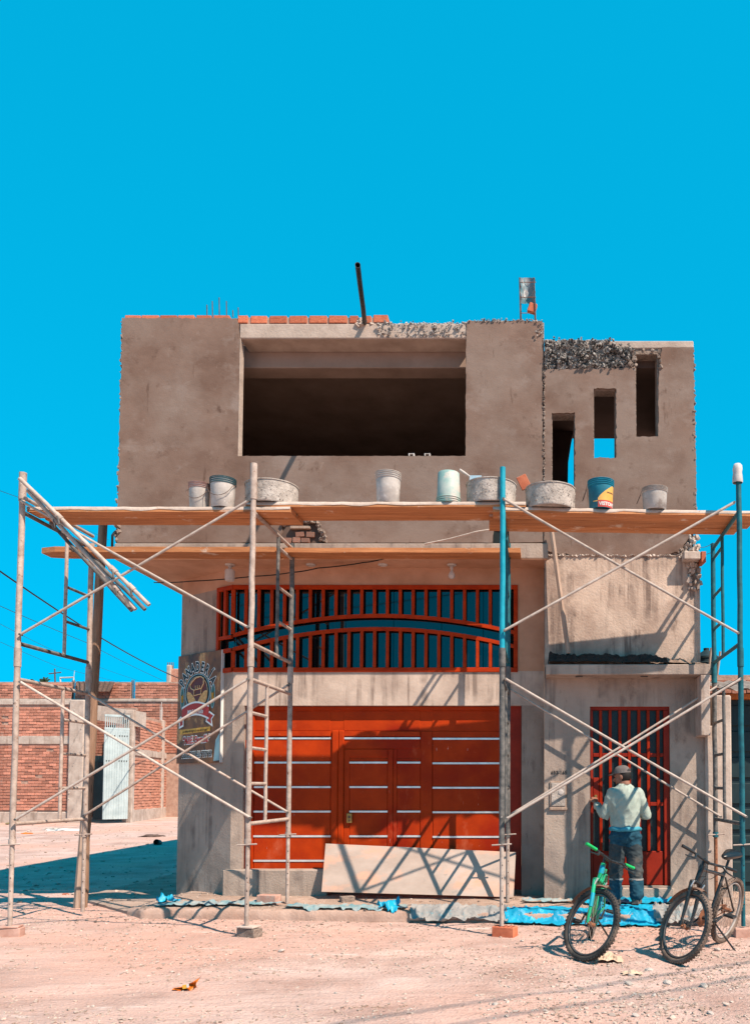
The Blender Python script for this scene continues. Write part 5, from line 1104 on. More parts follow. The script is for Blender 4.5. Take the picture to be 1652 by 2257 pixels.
# ------------------------------------------------------------------ plastic sheets
def sheet(x0, x1, yb_, yf_, mat, label, seed, nx=60, ny=26, amp=.016, rag=.05, drape=True):
    rows = []; r = random.Random(seed)
    for i in range(nx+1):
        tx = i/nx; row = []
        for j in range(ny+1):
            ty = j/ny
            xx = x0+(x1-x0)*tx; a = yb_(xx) if callable(yb_) else yb_; b = yf_(xx) if callable(yf_) else yf_
            a += rag*1.3*noise.noise((xx*4,seed,0))+rag*.6*noise.noise((xx*13,seed,2)); b += rag*1.3*noise.noise((xx*4,seed,7))+rag*.6*noise.noise((xx*13,seed,5))
            ex = rag*noise.noise((ty*4,seed,3+(0 if tx < .5 else 9)))*(abs(tx-.5)*2)**3
            yy = a+(b-a)*ty; xx2 = xx+ex
            z = sum(surf(xx2, yy+dy_) for dy_ in (-.015,0,.015,.03,.045))/5+.004
            w = noise.noise((xx2*2.3+yy*3,yy*4-xx2*2,seed)); w2 = noise.noise((xx2*9-yy*12,yy*11+xx2*7,seed+4))
            cr_ = (1-abs(noise.noise((xx2*4.1+yy*6,yy*7-xx2*4,seed+9)))*3.2); row.append((xx2, yy+.02*w, z+.012+amp*(abs(w)*1.6+.5*w2+.3+1.5*max(0,cr_)**3)))
        rows.append(row)
    o = thing('plastic_sheet', rows[nx//2][ny//2], label, 'plastic sheet', 'plastic sheets on the sidewalk')
    MB().grid(rows).build('sheet_body', MT[mat], o, smooth=True); return o
gxk = lambda u: px(u, 9.2, 2000)
sheet(gxk(1112), gxk(1452), lambda x: kerb_y(x)+.16, lambda x: kerb_y(x)-.17, 'tarp', 'bright blue plastic sheet draped over the kerb behind the green bicycle', 1, 110, 36, .013, .09)
sheet(gxk(1290), gxk(1490), lambda x: YF-.06, lambda x: YF-.32, 'tarp', 'bright blue plastic strip along the door step', 2, 60, 14, .018)
sheet(gxk(1330), gxk(1440), lambda x: 9.34, lambda x: 9.14, 'tarp', 'blue plastic fold under the boots of the man', 9, 40, 14, .014)
sheet(gxk(1150), gxk(1292), 9.62, 9.52, 'tarp_pale', 'narrow pale blue plastic strip at the foot of the meter wall', 3, 40, 8)
sheet(gxk(905), gxk(1118), lambda x: kerb_y(x)+.10, lambda x: kerb_y(x)-.10, 'tarp_grey', 'dusty grey sheet slumped over the kerb below the plywood', 4, 70, 24, .03)
sheet(px(345,9.5,1990), px(560,9.5,1990), 9.62, 9.45, 'tarp_pale', 'faded blue plastic strip on the kerb below the sign', 5, 70, 10, .014)
sheet(px(350,9.6,1990), px(395,9.6,1990), 9.66, 9.50, 'tarp', 'crumpled blue plastic at the end of the kerb below the sign', 6, 24, 12, .05)
sheet(px(630,9.4,1993), px(900,9.4,1993), lambda x: kerb_y(x)+.16, lambda x: kerb_y(x)+.02, 'tarp_pale', 'faded blue plastic strip on the kerb below the gate', 7, 80, 10, .014)
sheet(px(838,9.35,1990), px(880,9.35,1990), lambda x: kerb_y(x)+.14, lambda x: kerb_y(x)-.01, 'tarp', 'crumpled bright blue scrap on the kerb below the plywood', 8, 24, 12, .05)
sheet(px(1440,9.0,2000), px(1560,9.0,2000), lambda x: kerb_y(x)+.22, lambda x: kerb_y(x)-.12, 'tarp_grey', 'grey dusty sheet between the two bicycles', 10, 50, 20, .035)
sheet(px(565,9.6,1985), px(625,9.6,1985), 9.55, 9.47, 'tarp_pale', 'pale blue plastic under the dusty brick', 11, 24, 8, .012)
# ------------------------------------------------------------------ stones and litter on the road
st_ = MB(); sp = []
def rnd_ground():
    Y = 4.7 + 5.5*random.random()**.8; return random.uniform(-1.02,.40)*Y*.70, Y
N_ST = 17000
for _ in range(N_ST):
    Y = random.uniform(4.6, 10.4); x = random.uniform(-.70*Y, .27*Y)
    k = .30 + .9*max(0, min(1, (x/Y+.1)/.35)) if Y < 7.4 else 1
    if noise.noise((x*.9,Y*.9,4)) < -.12 and random.random() > k*.5: continue
    s = .0035 + .012*random.random()**3.0 + (.010*random.random()**5 if x/Y > .02 else 0)
    if in_walk(x,Y): s *= .9
    sp.append(((x, Y, surf(x,Y)+s*.18), s, .55))
for _ in range(6500):
    Y = random.uniform(4.6, 8.9); x = random.uniform(-.08*Y, .27*Y)
    if noise.noise((x*1.3,Y*1.3,9)) < -.05: continue
    s = .003 + .014*random.random()**3.5; sp.append(((x, Y, surf(x,Y)+s*.15), s, .5))
db_ = MB(); spd = []
for _ in range(900):
    x = random.uniform(-5.5,2.4); Y = kerb_y(x)+random.choice((-1,-1,1))*abs(random.gauss(0,.35)); s = .004+.016*random.random()**3
    spd.append(((x, Y, surf(x,Y)+s*.2), s, .4))
chunks(db_, spd); db_.build('debris', MT['core'], kind='stuff')
chunks(st_, sp); st_.build('gravel', MT['gravel'], kind='stuff')
far_ = MB(); sp = []
for _ in range(1500):
    Y = random.uniform(10.4, 28); x = -.66*Y + random.random()*(.66*Y-5.0)
    if x > -5.2: continue
    s = .008+.03*random.random()**4; sp.append(((x,Y,surf(x,Y)+gz(x,Y)*0+s*.2), s, .5))
chunks(far_, sp); far_.build('far_gravel', MT['gravel'], kind='stuff')
rs_ = random.Random(4)
stone_mesh = []
for i in range(6):
    bm = bmesh.new(); bmesh.ops.create_icosphere(bm, subdivisions=2, radius=1)
    for v in bm.verts: v.co = v.co*(1+.35*noise.noise(v.co*1.3+Vector((i*7,0,0)))); v.co.z *= .6
    me = bpy.data.meshes.new('stone'); bm.to_mesh(me); bm.free(); me.materials.append(MT['white_stone']); stone_mesh.append(me)
spots = [(1390,2150,.028),(1470,2168,.03),(1500,2200,.018),(1340,2190,.022),(1440,2195,.017),(1280,2120,.02),(1385,2170,.03),(1550,2175,.03),(1580,2095,.03),(1515,2110,.035),(1480,2205,.018),(1150,2075,.02),(1090,2215,.018),(980,2150,.014),(870,2170,.012),(905,2225,.012),(620,2098,.03),(740,2190,.014),(300,2115,.014),(280,2060,.018),(405,2066,.018),(690,2110,.013),(165,2190,.013),(530,2140,.013),(1340,2130,.013),(1565,2235,.02),(1400,2240,.022),(1270,2200,.014),(1180,2150,.012),(1050,2195,.012),(1100,2110,.012),(1430,2140,.028),(1530,2140,.02)]
for i,(u,v,s) in enumerate(spots):
    c = G(u,v); o = link('stone', stone_mesh[i%6], None, None, c+Vector((0,0,s*.3)), (rs_.uniform(-.3,.3),rs_.uniform(-.3,.3),rs_.uniform(0,6)), 'pale loose stone lying on the dirt road', 'stone', 'loose stones on the road'); o.scale = (s*1.2,s,s)
def crumple(name, c, size, mat, label, cat, seed, part, up=.3):
    rows = []
    for i in range(15):
        r = []
        for j in range(11):
            x, y = (i/14-.5)*size[0], (j/10-.5)*size[1]
            z = size[2]*(.45+abs(noise.noise((i*.17,j*.2,seed)))*1.5+.10*noise.noise((i*.5,j*.5,seed+3))) * (1-.5*abs(j/10-.5)*2) * (1-.55*abs(i/14-.5)*2) 
            r.append(Vector(c)+Vector((x+.12*size[0]*noise.noise((j*.4,seed,1)), y+.15*size[1]*noise.noise((i*.4,seed,2)), max(.002,z))))
        rows.append(r)
    o = thing(name, c, label, cat); MB().grid(rows).build(part, MT[mat], o); return o
crumple('paper_bag', G(1340,2118), (.24,.22,.10), 'bag', 'crumpled brown paper bag by the front wheel of the green bicycle', 'bag', 3, 'bag_body')
crumple('paper_scrap', G(1392,2148), (.16,.10,.06), 'bag', 'small torn paper scrap in front of the bicycles', 'paper', 5, 'scrap_body')
crumple('paper_scrap', G(1405,2010)+Vector((.1,0,0)), (.22,.12,.06), 'white_stone', 'crumpled whitish paper at the foot of the kerb between the bicycles', 'paper', 8, 'scrap_body')
wr = thing('snack_wrapper', G(405,2182), 'crumpled bright orange snack wrapper lying on the road', 'wrapper'); c = G(405,2182)
rows = []
for i in range(13):
    t_ = i/12; x = (t_-.5)*.145; h_ = .012+.085*t_**1.6; rows.append([c+Vector((x+.012*k*t_, -.02+.02*math.sin(k*1.7+i), .004+h_*k/5*(1+.15*noise.noise((i*.7,k,2))))) for k in range(6)] + [c+Vector((x, .03+.015*math.sin(i), .004+h_*.5)), c+Vector((x, .06, .003))])
MB().grid(rows).build('wrapper_body', MT['wrapper'], wr, smooth=False)
MB().prism([(0,0),(.035,.006),(.030,.034),(-.003,.028)],-.046,-.044,Matrix.Translation(c+Vector((.012,0.0,.018)))).build('wrapper_print', MT['s_yellow'], wr)
MB().prism([(0,0),(.016,.004),(.014,.030),(-.004,.022)],-.048,-.046,Matrix.Translation(c+Vector((.043,0.0,.028)))).build('wrapper_print', MT['paper_white'], wr)
for i,(u,v,s_,mt) in enumerate(((145,1972,(.05,.03,.02),'brick'),(60,1838,(.18,.06,.04),'wrapper'))): lump('litter_bit', G(u,v), s_, mt, ['small brick fragment near the foot of the wooden pole','orange plastic scrap on the far road edge'][i], 'rubbish', 20+i)
# ------------------------------------------------------------------ bicycles
def bicycle(label, frame_m, fork_m, tyre_m, rim_m, grip_m, loc, heading, lean, steer, saddle=True, rear_rim=None, accent=None):
    """built at the origin heading +x, then leaned, turned and set down"""
    root = thing('bicycle', (0,0,0), label, 'bicycle', 'bicycles parked in front of the door')
    WR, WB = .325, 1.03
    axF, axR = Vector((WB,0,WR)), Vector((0,0,WR))
    bb = Vector((.43,0,.29)); st_top = Vector((.285,0,.70)); hd_top = Vector((.80,0,.83)); hd_bot = Vector((.845,0,.70))
    ax = (hd_top-hd_bot).normalized()
    def tb(name, pts, r, m, par=root, n=10): return autosmooth(MB().tube(pts, r, n).build(name, MT[m], par))
    def wheel(c, rot, rm):
        w = link('wheel', None, None, root, (0,0,0)); w.matrix_local = Matrix.Translation(c) @ rot; WO[w.name] = Vector((0,0,0))
        def torus(R_, r_, n=48, k=10, sq=1.0):
            m_ = MB(); rows = []
            for i in range(n+1):
                a = 2*math.pi*i/n; rows.append([((R_+r_*math.cos(b))*math.cos(a), r_*sq*math.sin(b), (R_+r_*math.cos(b))*math.sin(a)) for b in np.linspace(0,2*math.pi,k+1)])
            return m_.grid(rows)
        ty = torus(WR-.023,.023,56,12).build('tyre', MT[tyre_m], w, smooth=True)
        kn = MB()
        for i in range(60):
            for s_, off in ((-.016,0),(0,.5),(.016,0)):
                a = 2*math.pi*(i+off)/60; Mx = Matrix.Rotation(-a,4,'Y') @ Matrix.Translation((WR-.004-abs(s_)*.22,s_,0))
                kn.box(-.006,.0055,-.0062,.0062,-.0085,.0085,Mx)
        kn.build('tread_knobs', MT[tyre_m], w, kind='stuff')
        torus(WR-.056,.011,56,8,1.2).build('rim', MT[rm], w, smooth=True)
        sk = MB()
        for i in range(32):
            a = 2*math.pi*i/32; s_ = .028 if i%2 else -.028; b = a+(.35 if (i//2)%2 else -.35)
            sk.tube([(.020*math.cos(b),s_,.020*math.sin(b)),((WR-.06)*math.cos(a),0,(WR-.06)*math.sin(a))],.0014,4,False)
        sk.build('spokes', MT['spoke'], w)
        autosmooth(MB().tube([(0,-.05,0),(0,-.03,0),(0,-.028,0),(0,.028,0),(0,.03,0),(0,.05,0)],[.008,.008,.022,.022,.008,.008],12).build('hub', MT['rust'], w))
        return w
    RS = Matrix.Translation(hd_bot) @ Matrix.Rotation(steer,4,ax) @ Matrix.Translation(-hd_bot)
    S = lambda p: RS @ Vector(p)
    cF = S(axF); wheel(cF, Matrix.Rotation(steer,4,ax), rim_m); wheel(axR, Matrix.Identity(4), rear_rim or rim_m)
    tb('down_tube', [hd_bot, bb], .017, frame_m); tb('top_tube', [hd_top-ax*.03, st_top], .017, frame_m); tb('seat_tube', [bb, st_top+ (st_top-bb).normalized()*.03], .0165, frame_m); tb('head_tube', [hd_bot-ax*.01, hd_top+ax*.005], .024, frame_m, n=12)
    for s_ in (-1,1):
        tb('chain_stay', [bb+Vector((-.03,.03*s_,0)), axR+Vector((.02,.06*s_,0))], .010, frame_m); tb('seat_stay', [st_top+Vector((-.01,.02*s_,-.02)), axR+Vector((0,.06*s_,.01))], .009, frame_m)
        crown = hd_bot-ax*.03
        tb('fork_leg', [S(crown+Vector((0,.052*s_,.0))), S(crown.lerp(axF,.5)+Vector((.01,.052*s_,0))), S(axF+Vector((0,.052*s_,0)))], [.019,.018,.011], fork_m)
        tb('brake_arm', [S(crown+Vector((.03,.055*s_,-.05))), S(crown+Vector((.035,.06*s_,.03)))], .007, 'strip', n=6)
    tb('fork_crown', [S(crown+Vector((0,-.06,0))), S(crown+Vector((0,0,.02))), S(crown+Vector((0,.06,0)))], .020, fork_m)
    tb('steerer', [S(hd_top), S(hd_top+ax*.07)], .015, 'bike_black'); stem_e = hd_top+ax*.055+Vector((.075,0,.005))
    tb('stem', [S(hd_top+ax*.055), S(stem_e)], .016, 'bike_black')
    hb = [(-.02,-.30,.035),(-.01,-.20,.03),(.0,-.10,.015),(.0,0,0),(.0,.10,.015),(-.01,.20,.03),(-.02,.30,.035)]
    tb('handlebar', [S(stem_e+Vector(p)) for p in hb], .0115, 'bike_black')
    for s_ in (-1,1):
        tb('grip', [S(stem_e+Vector((-.01,.19*s_,.03))), S(stem_e+Vector((-.02,.315*s_,.036)))], .0150, grip_m, n=12)
        tb('brake_lever', [S(stem_e+Vector((.0,.16*s_,.02))), S(stem_e+Vector((.05,.19*s_,.0))), S(stem_e+Vector((.05,.29*s_,-.01)))], [.012,.008,.006], 'bike_black', n=8)
        tb('brake_cable', [S(stem_e+Vector((.02,.15*s_,.02))), S(stem_e+Vector((.12,.10*s_,.03))), S(stem_e+Vector((.10,.03*s_,-.10))), S(hd_bot+Vector((.04,.03*s_,.05))), S(crown+Vector((.03,.03*s_,-.01)))], .003, 'black', n=5)
    # front mudguard
    mg = MB(); rows = []
    for i in range(12):
        a = R(92+ (172-92)*i/11); Rm = WR+.028
        rows.append([S(axF+Vector((Rm*math.cos(a), y_, Rm*math.sin(a)+z_))) for y_,z_ in ((-.032,-.012),(-.016,.003),(0,.006),(.016,.003),(.032,-.012))])
    mg.grid(rows).build('mudguard', MT['fender'], root, smooth=True)
    # drivetrain
    chn = MB(); 
    autosmooth(MB().lathe([(.02,-.002),(.085,-.002),(.092,-.001),(.092,.001),(.085,.002),(.02,.002)],32,Matrix.Translation(bb+Vector((0,-.055,0))) @ Matrix.Rotation(math.pi/2,4,'X')).build('chainring', MT['rust'], root))
    tb('bottom_axle', [bb+Vector((0,-.075,0)), bb+Vector((0,.075,0))], .016, 'bike_black')
    for s_, a in ((-1,R(-20)),(1,R(160))):
        e = bb+Vector((.17*math.cos(a),.085*s_,.17*math.sin(a))); tb('crank', [bb+Vector((0,.078*s_,0)), e], .010, 'bike_black', n=8)
        pdl = MB().cbox(-.045,.045,0,.09*s_,-.012,.012,.004,Matrix.Translation(e+Vector((0,.012*s_,0)))); pdl.build('pedal', MT['bike_black'], root)
    for z_ in (.092,-.092): tb('chain', [bb+Vector((0,-.055,z_*.98)), axR+Vector((0,-.05,z_*.42))], .005, 'rust', n=5)
    autosmooth(MB().lathe([(.015,-.012),(.05,-.012),(.035,.012),(.015,.012)],20,Matrix.Translation(axR+Vector((0,-.045,0))) @ Matrix.Rotation(math.pi/2,4,'X')).build('cassette', MT['rust'], root))
    tb('kickstand', [bb+Vector((-.07,.03,-.02)), Vector((.24,.28,.012))], .009, 'bike_black')
    sp_top = st_top+(st_top-bb).normalized()*.17
    if saddle:
        tb('seat_post', [st_top, sp_top], .013, 'bike_black')
        sd = MB(); rows = []
        for i in range(15):
            t_ = i/14; x = -.12+.27*t_; w_ = .075*(1-t_)**.8*min(1,.55+t_*5)+.020 if t_ < .98 else .010; zt_ = .035+.020*math.cos(t_*3.1)*.5
            rows.append([sp_top+Vector((x, w_*math.cos(b), zt_*(1 if True else 1)+ (.030 if math.sin(b)>0 else .045)*math.sin(b)*min(1,w_/.05))) for b in np.linspace(0,2*math.pi,17)])
        sd.grid(rows); sd.add([p for p in rows[0][:-1]],[tuple(range(16))]); sd.add([p for p in rows[-1][:-1]],[tuple(range(16))]); sd.build('saddle', MT['saddle'], root, smooth=True)
    if accent:
        for s_ in (-1,1): tb('fork_decal', [S(crown.lerp(axF,.30)+Vector((.012,.054*s_,0))), S(crown.lerp(axF,.62)+Vector((.010,.054*s_,0)))], .0192, accent)
        tb('head_badge', [hd_bot.lerp(hd_top,.35)+Vector((.0,0,0)), hd_bot.lerp(hd_top,.85)], .0248, accent, n=12)
    # set down: lean about the ground line, turn, place so that the front tyre stands at loc
    root.rotation_mode = 'QUATERNION'
    rot = Matrix.Rotation(heading,4,'Z') @ Matrix.Rotation(lean,4,'X')
    foot = rot @ Vector((cF.x, cF.y, 0))
    q_ = rot @ cF
    loc = Vector(loc); low = q_.z - WR*math.cos(lean) 
    root.matrix_world = Matrix.Translation(Vector((loc.x-foot.x, loc.y-foot.y, loc.z+.0))) @ rot
    return root
g1 = G(1283,2114); g2 = G(1492,2118)
bicycle('green bicycle with green grips standing in front of the man', 'bike_green', 'bike_green', 'tyre', 'rim', 'grip_green', g1, R(-99), R(-14), R(46), False, None, 'bike_cyan')
bicycle('muddy black bicycle with black saddle beside the green one', 'bike_black', 'bike_black', 'tyre_mud', 'rim', 'bike_black', g2, R(-126), R(-13), R(60), True, 'rim_pale')
# ------------------------------------------------------------------ the man at the door
def loft(rings, n=24):
    """closed loft through (cx, cy, cz, rx, ry) rings"""
    m_ = MB(); vs = []; fs = []
    for (cx,cy,cz,rx,ry) in rings:
        for j in range(n): a = 2*math.pi*j/n; vs.append((cx+rx*math.cos(a), cy+ry*math.sin(a), cz))
    for i in range(len(rings)-1):
        for j in range(n): k=(j+1)%n; fs.append((i*n+j,i*n+k,(i+1)*n+k,(i+1)*n+j))
    fs.append(tuple(range(n-1,-1,-1))); fs.append(tuple((len(rings)-1)*n+j for j in range(n)))
    return m_.add(vs, fs)
def limb(pts, rs, n=16, flat=1.0):
    pts = [Vector(p) for p in pts]; P2, R2 = [], []
    for i in range(len(pts)-1):
        for k in range(6): t_ = k/6; P2.append(pts[i].lerp(pts[i+1],t_)); R2.append(rs[i]+(rs[i+1]-rs[i])*t_)
    P2.append(pts[-1]); R2.append(rs[-1])
    d0 = (P2[0]-P2[1]).normalized(); d1 = (P2[-1]-P2[-2]).normalized()
    P2 = [P2[0]+d0*R2[0]*.7, P2[0]+d0*R2[0]*.4]+P2+[P2[-1]+d1*R2[-1]*.4, P2[-1]+d1*R2[-1]*.7]; R2 = [R2[0]*.35,R2[0]*.8]+R2+[R2[-1]*.8,R2[-1]*.35]
    return MB().tube(P2, R2, n, True, flat)
def ball(c, r, rot=None, n=20):
    Mx = Matrix.Translation(c) @ (rot if rot else Matrix.Identity(4)) @ Matrix.Diagonal((*r,1)); m_ = MB()
    return m_.add(*sphere_vf(n), Mx)
def sphere_vf(n):
    bm = bmesh.new(); bmesh.ops.create_uvsphere(bm, u_segments=n, v_segments=n//2+2, radius=1); bm.verts.index_update()
    v = [p.co.copy() for p in bm.verts]; f = [[p.index for p in q.verts] for q in bm.faces]; bm.free(); return v, f
def fuse(mbs, voxel, it=4, fold=None):
    """one continuous surface from overlapping closed shapes"""
    m_ = MB()
    for b in mbs: m_.add(b.v, b.f)
    me = m_.mesh('fused'); ob = bpy.data.objects.new('tmp', me); COL.objects.link(ob)
    md = ob.modifiers.new('r','REMESH'); md.mode = 'VOXEL'; md.voxel_size = voxel
    sm = ob.modifiers.new('s','SMOOTH'); sm.iterations = it; sm.factor = .5
    dg = bpy.context.evaluated_depsgraph_get(); out = bpy.data.meshes.new_from_object(ob.evaluated_get(dg)); bpy.data.objects.remove(ob)
    if fold:
        nr = [v.normal.copy() for v in out.vertices]
        for v, n_ in zip(out.vertices, nr): v.co = v.co + n_*fold(v.co)
    for p in out.polygons: p.use_smooth = True
    out.update(); return out
man_x = px(1377, 9.36, 1850); MANP = Vector((man_x, 9.36, walk_z(man_x,9.36)+.018))
man = thing('person', MANP, 'man in pale long sleeved shirt, grey cap and work trousers working at the door lock', 'person')
TM = Matrix.Translation(MANP)
HR = Matrix.Translation((-.028,.045,1.455)) @ Matrix.Rotation(R(62),4,'Z') @ Matrix.Rotation(R(-12),4,'X')    # head: face along local +y
h_ = lambda x,y,z: HR @ Vector((x,y,z))
Lw, Le, Ls = Vector((-.318,.255,1.135)), Vector((-.226,.05,1.01)), Vector((-.160,.02,1.275))
Rs, Re, Rw = Vector((.162,.015,1.275)), Vector((.245,.03,1.01)), Vector((.13,.26,1.10))
def hand(w, d_, up, side):
    d_ = Vector(d_).normalized(); up = Vector(up); up = (up-d_*up.dot(d_)).normalized(); sd = d_.cross(up)*side; out = []
    pc_ = w+d_*.055
    rot = Matrix((sd.to_4d(), d_.to_4d(), up.to_4d(), (0,0,0,1))).transposed(); 
    for c in range(3): rot[3][c] = 0
    rot[0][3]=rot[1][3]=rot[2][3]=0; rot[3][3]=1
    out.append(ball(pc_, (.040,.048,.016), rot)); out.append(limb([w-d_*.05, w+d_*.03],[.030,.027],14))
    for k, L_ in enumerate((.066,.074,.070,.056)):
        b = pc_+sd*(-.028+.019*k)+d_*.036; p1 = b+d_*L_*.45-up*.006; p2 = p1+d_*L_*.16-up*L_*.34; p3 = p2-d_*L_*.22-up*L_*.16
        out.append(limb([b-d_*.02,b,p1,p2,p3],[.010,.0098,.0092,.0084,.0074],10))
    b = pc_-sd*.036-d_*.012; out.append(limb([b+sd*.012, b-sd*.018+d_*.022-up*.008, b-sd*.012+d_*.052-up*.018, b+sd*.004+d_*.068-up*.024],[.013,.012,.0105,.008],10))
    return out
bodyp = [loft([(0,.02,.80,.13,.09),(0,.02,.95,.135,.09),(0,.02,1.1,.15,.095),(0,.025,1.24,.16,.09),(0,.03,1.33,.10,.07),(-.01,.035,1.37,.055,.055)]),
    limb([(-.01,.03,1.33),(-.02,.035,1.40)],[.058,.056]), limb([h_(0,-.02,-.10), h_(0,-.015,0)],[.056,.058]),
    ball(h_(0,-.012,.035),(.074,.092,.090),HR.to_3x3().to_4x4()), ball(h_(0,.030,-.030),(.058,.062,.078),HR.to_3x3().to_4x4()), ball(h_(0,.055,-.075),(.030,.028,.022),HR.to_3x3().to_4x4()),
    limb([h_(0,.084,.012),h_(0,.108,-.022),h_(0,.092,-.036)],[.011,.015,.010],10), ball(h_(0,.082,-.056),(.024,.012,.009),HR.to_3x3().to_4x4()), ball(h_(0,.080,-.068),(.020,.012,.008),HR.to_3x3().to_4x4()),
    ball(h_(.073,-.012,-.008),(.010,.024,.034),HR.to_3x3().to_4x4()), ball(h_(-.073,-.012,-.008),(.010,.024,.034),HR.to_3x3().to_4x4()), ball(h_(.03,.070,.022),(.026,.016,.010),HR.to_3x3().to_4x4()), ball(h_(-.03,.070,.022),(.026,.016,.010),HR.to_3x3().to_4x4()),
    limb([Ls,Le,Lw],[.045,.038,.028]), limb([Rs,Re,Rw],[.045,.038,.028])] + hand(Lw, (-.10,.62,.55), (.15,-.55,.8), 1) + hand(Rw, (-.6,.6,.1), (0,0,1), -1)
for s_ in (-1,1): bodyp.append(limb([(.08*s_,.0,.84),(.10*s_,.02,.43),(.10*s_,-.01,.06)],[.075,.05,.04]))
me = fuse([MB().add(b.v,b.f,TM) for b in bodyp], .0055, 3); body = link('body', me, MT['skin'], man)
rdg = lambda p: 1-2.2*abs(noise.noise(p))
fold = lambda c: .010*rdg((c.x*11+c.z*5, c.y*9, c.z*3.0)) + .007*rdg((c.x*19-c.z*11, c.y*15, c.z*6+4)) - .006 + .0035*noise.noise((c.x*14, c.y*14, c.z*40))*max(0,1.0-(c.z-MANP.z-.86)*6)
shirt = [loft([(0,.012,.855,.146,.104),(0,.012,.868,.162,.118),(0,.014,.92,.166,.122),(0,.010,1.02,.166,.120),(0,.006,1.12,.178,.128),(0,.006,1.21,.182,.126),(0,.012,1.275,.168,.112),(0,.020,1.318,.132,.095),(-.006,.028,1.350,.090,.078),(-.012,.034,1.368,.068,.064)],32),
    limb([Ls+Vector((.03,0,0)),Le,Le.lerp(Lw,.86)],[.074,.060,.043]), limb([Le.lerp(Lw,.80),Le.lerp(Lw,.90)],[.047,.044]), limb([Rs+Vector((-.03,0,0)),Re,Re.lerp(Rw,.9)],[.074,.062,.044])]
me = fuse([MB().add(b.v,b.f,TM) for b in shirt], .0075, 5, fold); link('shirt', me, MT['shirt'], man)
autosmooth(MB().tube([TM @ Vector((-.012+.073*math.cos(a), .034+.069*math.sin(a), 1.368+.012*math.sin(a))) for a in np.linspace(0,2*math.pi,26)], .0075, 8, False).build('collar', MT['shirt_dark'], man))
tfold = lambda c: .010*rdg((c.x*7, c.y*7, c.z*13)) + .007*rdg((c.x*14+c.z*8,c.y*13,c.z*20)) - .006 + .0015*noise.noise((c.x*50,c.y*50,c.z*50))
tr = [loft([(0,.01,.70,.14,.10),(0,.006,.74,.166,.126),(0,.004,.80,.172,.132),(0,.008,.88,.160,.118),(0,.01,.90,.15,.11)],28),
    limb([(-.078,.0,.78),(-.093,.018,.55),(-.104,.03,.40),(-.112,.0,.20),(-.114,-.008,.105)],[.106,.090,.080,.074,.076],20), limb([(.078,.0,.78),(.100,.01,.55),(.116,.012,.40),(.122,-.02,.20),(.122,-.028,.105)],[.106,.091,.082,.076,.078],20)]
me = fuse([MB().add(b.v,b.f,TM) for b in tr], .008, 4, tfold); trs = link('trousers', me, MT['jeans'], man); me.materials.append(MT['jeans_blue'])
zb_ = MANP.z
for p in me.polygons:
    z = p.center.z - zb_ + .05*noise.noise((p.center.x*9,p.center.z*9,3))
    if z > .68 or z < .28: p.material_index = 1
for s_, cx, cy in ((-1,-.109,.014),(1,.119,-.006)):
    autosmooth(MB().lathe([(.079,-.010),(.083,-.009),(.083,.009),(.079,.010)],26,TM @ Matrix.Translation((cx,cy,.29)),.05).build('reflective_band', MT['tarp_grey'], man))
wc = MB(); rows = []
for a in np.linspace(0,2*math.pi,50): 
    rows.append([TM @ Vector((math.cos(a)*(.168+dr+.005*noise.noise((a*3,z*30,1))), .008+math.sin(a)*(.126+dr+.005*noise.noise((a*3,z*30,1))), z+.012*noise.noise((a*1.5,0,2)))) for z,dr in ((.835,.006),(.845,.018),(.862,.022),(.876,.014),(.884,.002))])
wc.grid(rows).build('waist_cloth', MT['cloth_blue'], man, smooth=True)
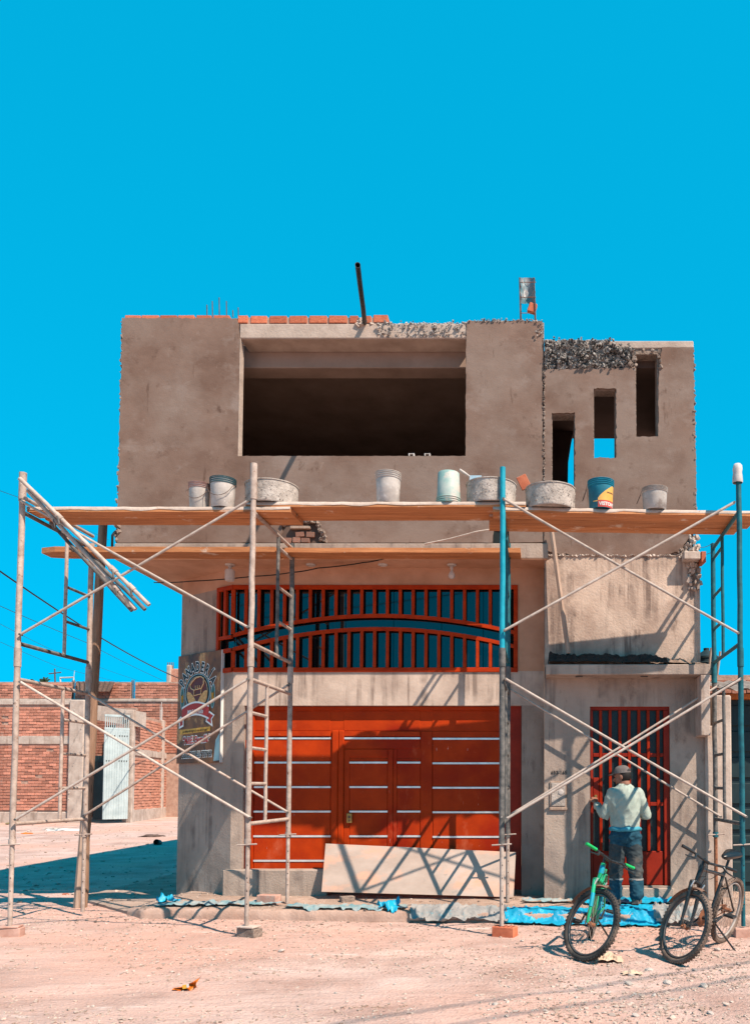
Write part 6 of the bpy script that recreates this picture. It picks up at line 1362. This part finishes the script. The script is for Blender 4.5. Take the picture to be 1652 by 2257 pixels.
# shoes
for s_, (cx,cy,rz) in ((-1,(-.114,.035,R(10))),(1,(.124,.012,R(-16)))):
    Mx = TM @ Matrix.Translation((cx,cy,0)) @ Matrix.Rotation(rz,4,'Z')
    pr_ = [(-.095,.036,.075),(-.08,.044,.095),(-.04,.046,.100),(.0,.046,.085),(.05,.050,.062),(.10,.052,.050),(.14,.044,.040),(.158,.026,.028)]
    rows = []
    for (y_,w_,hh) in pr_: rows.append([Mx @ Vector((w_*math.cos(a), y_, .012+hh*max(0,math.sin(a))**.8 if math.sin(a) > 0 else .004)) for a in np.linspace(0,2*math.pi,19)])
    sh = MB().grid(rows); sh.add([p for p in rows[0][:-1]],[tuple(range(18))]); sh.add([p for p in rows[-1][:-1]],[tuple(range(18))]); sh.build('shoe', MT['shoe'], man, smooth=True)
    rows2 = [[Mx @ Vector(((w_+.005)*math.cos(a), y_, .018 if math.sin(a) > 0 else -.012)) for a in np.linspace(0,2*math.pi,13)] for (y_,w_,hh) in pr_]
    so = MB().grid(rows2); so.add([p for p in rows2[0][:-1]],[tuple(range(12))]); so.build('shoe_sole', MT['black'], man)
# hair, cap
bm = bmesh.new(); bmesh.ops.create_uvsphere(bm, u_segments=28, v_segments=20, radius=1)
for v in [v for v in bm.verts if v.co.y > .12 or v.co.z < -.78]: bm.verts.remove(v)
bm.verts.index_update(); hv = [h_(v.co.x*.0785, -.014+v.co.y*.097, .012+v.co.z*.098)+TM.translation for v in bm.verts]; hf = [[v.index for v in f.verts] for f in bm.faces]; bm.free()
hr = MB().add(hv, hf).build('hair', MT['hair'], man, smooth=True); sd_ = hr.modifiers.new('t','SOLIDIFY'); sd_.thickness = .006
CR = HR @ Matrix.Translation((0,-.008,.050)) @ Matrix.Rotation(R(5),4,'X')
rows = []
for i in range(13):
    t_ = i/12*math.pi/2*.98; rows.append([TM @ (CR @ Vector((.085*math.cos(t_)**.75*math.cos(a), .103*math.cos(t_)**.75*math.sin(a), -.012+.092*math.sin(t_)))) for a in np.linspace(0,2*math.pi,33)])
cp = MB().grid(rows).build('cap_crown', MT['cap'], man, smooth=True)
rows = []
for i in range(9):
    s_ = i/8; rows.append([TM @ (CR @ Vector(((.082+.006*s_)*math.sin(b)*(1-.12*s_), .088+.0*s_+math.cos(b)*(.012+.085*s_)-.012, -.006-.014*s_+.018*math.cos(b*1.2)*s_*.4))) for b in np.linspace(-1.45,1.45,17)])
br = MB().grid(rows).build('cap_brim', MT['cap'], man, smooth=True); sd_ = br.modifiers.new('t','SOLIDIFY'); sd_.thickness = .004
MB().grid([[TM @ (CR @ Vector((.088*math.sin(b)*.98, -.1065*math.cos(b), .002+.030*math.cos(b*1.5)*k))) for b in np.linspace(-.55,.55,11)] for k in (0,.5,1)]).build('cap_opening', MT['cap_dark'], man, smooth=True)
MB().lathe([(0,.0),(.007,.0),(.006,.005),(0,.006)],10,TM @ CR @ Matrix.Translation((0,0,.079))).build('cap_button', MT['cap_dark'], man)
for s_ in (-1,1): ball(TM @ h_(.030*s_,.082,.008),(.010,.008,.007)).build('eye', MT['hair'], man, smooth=True)
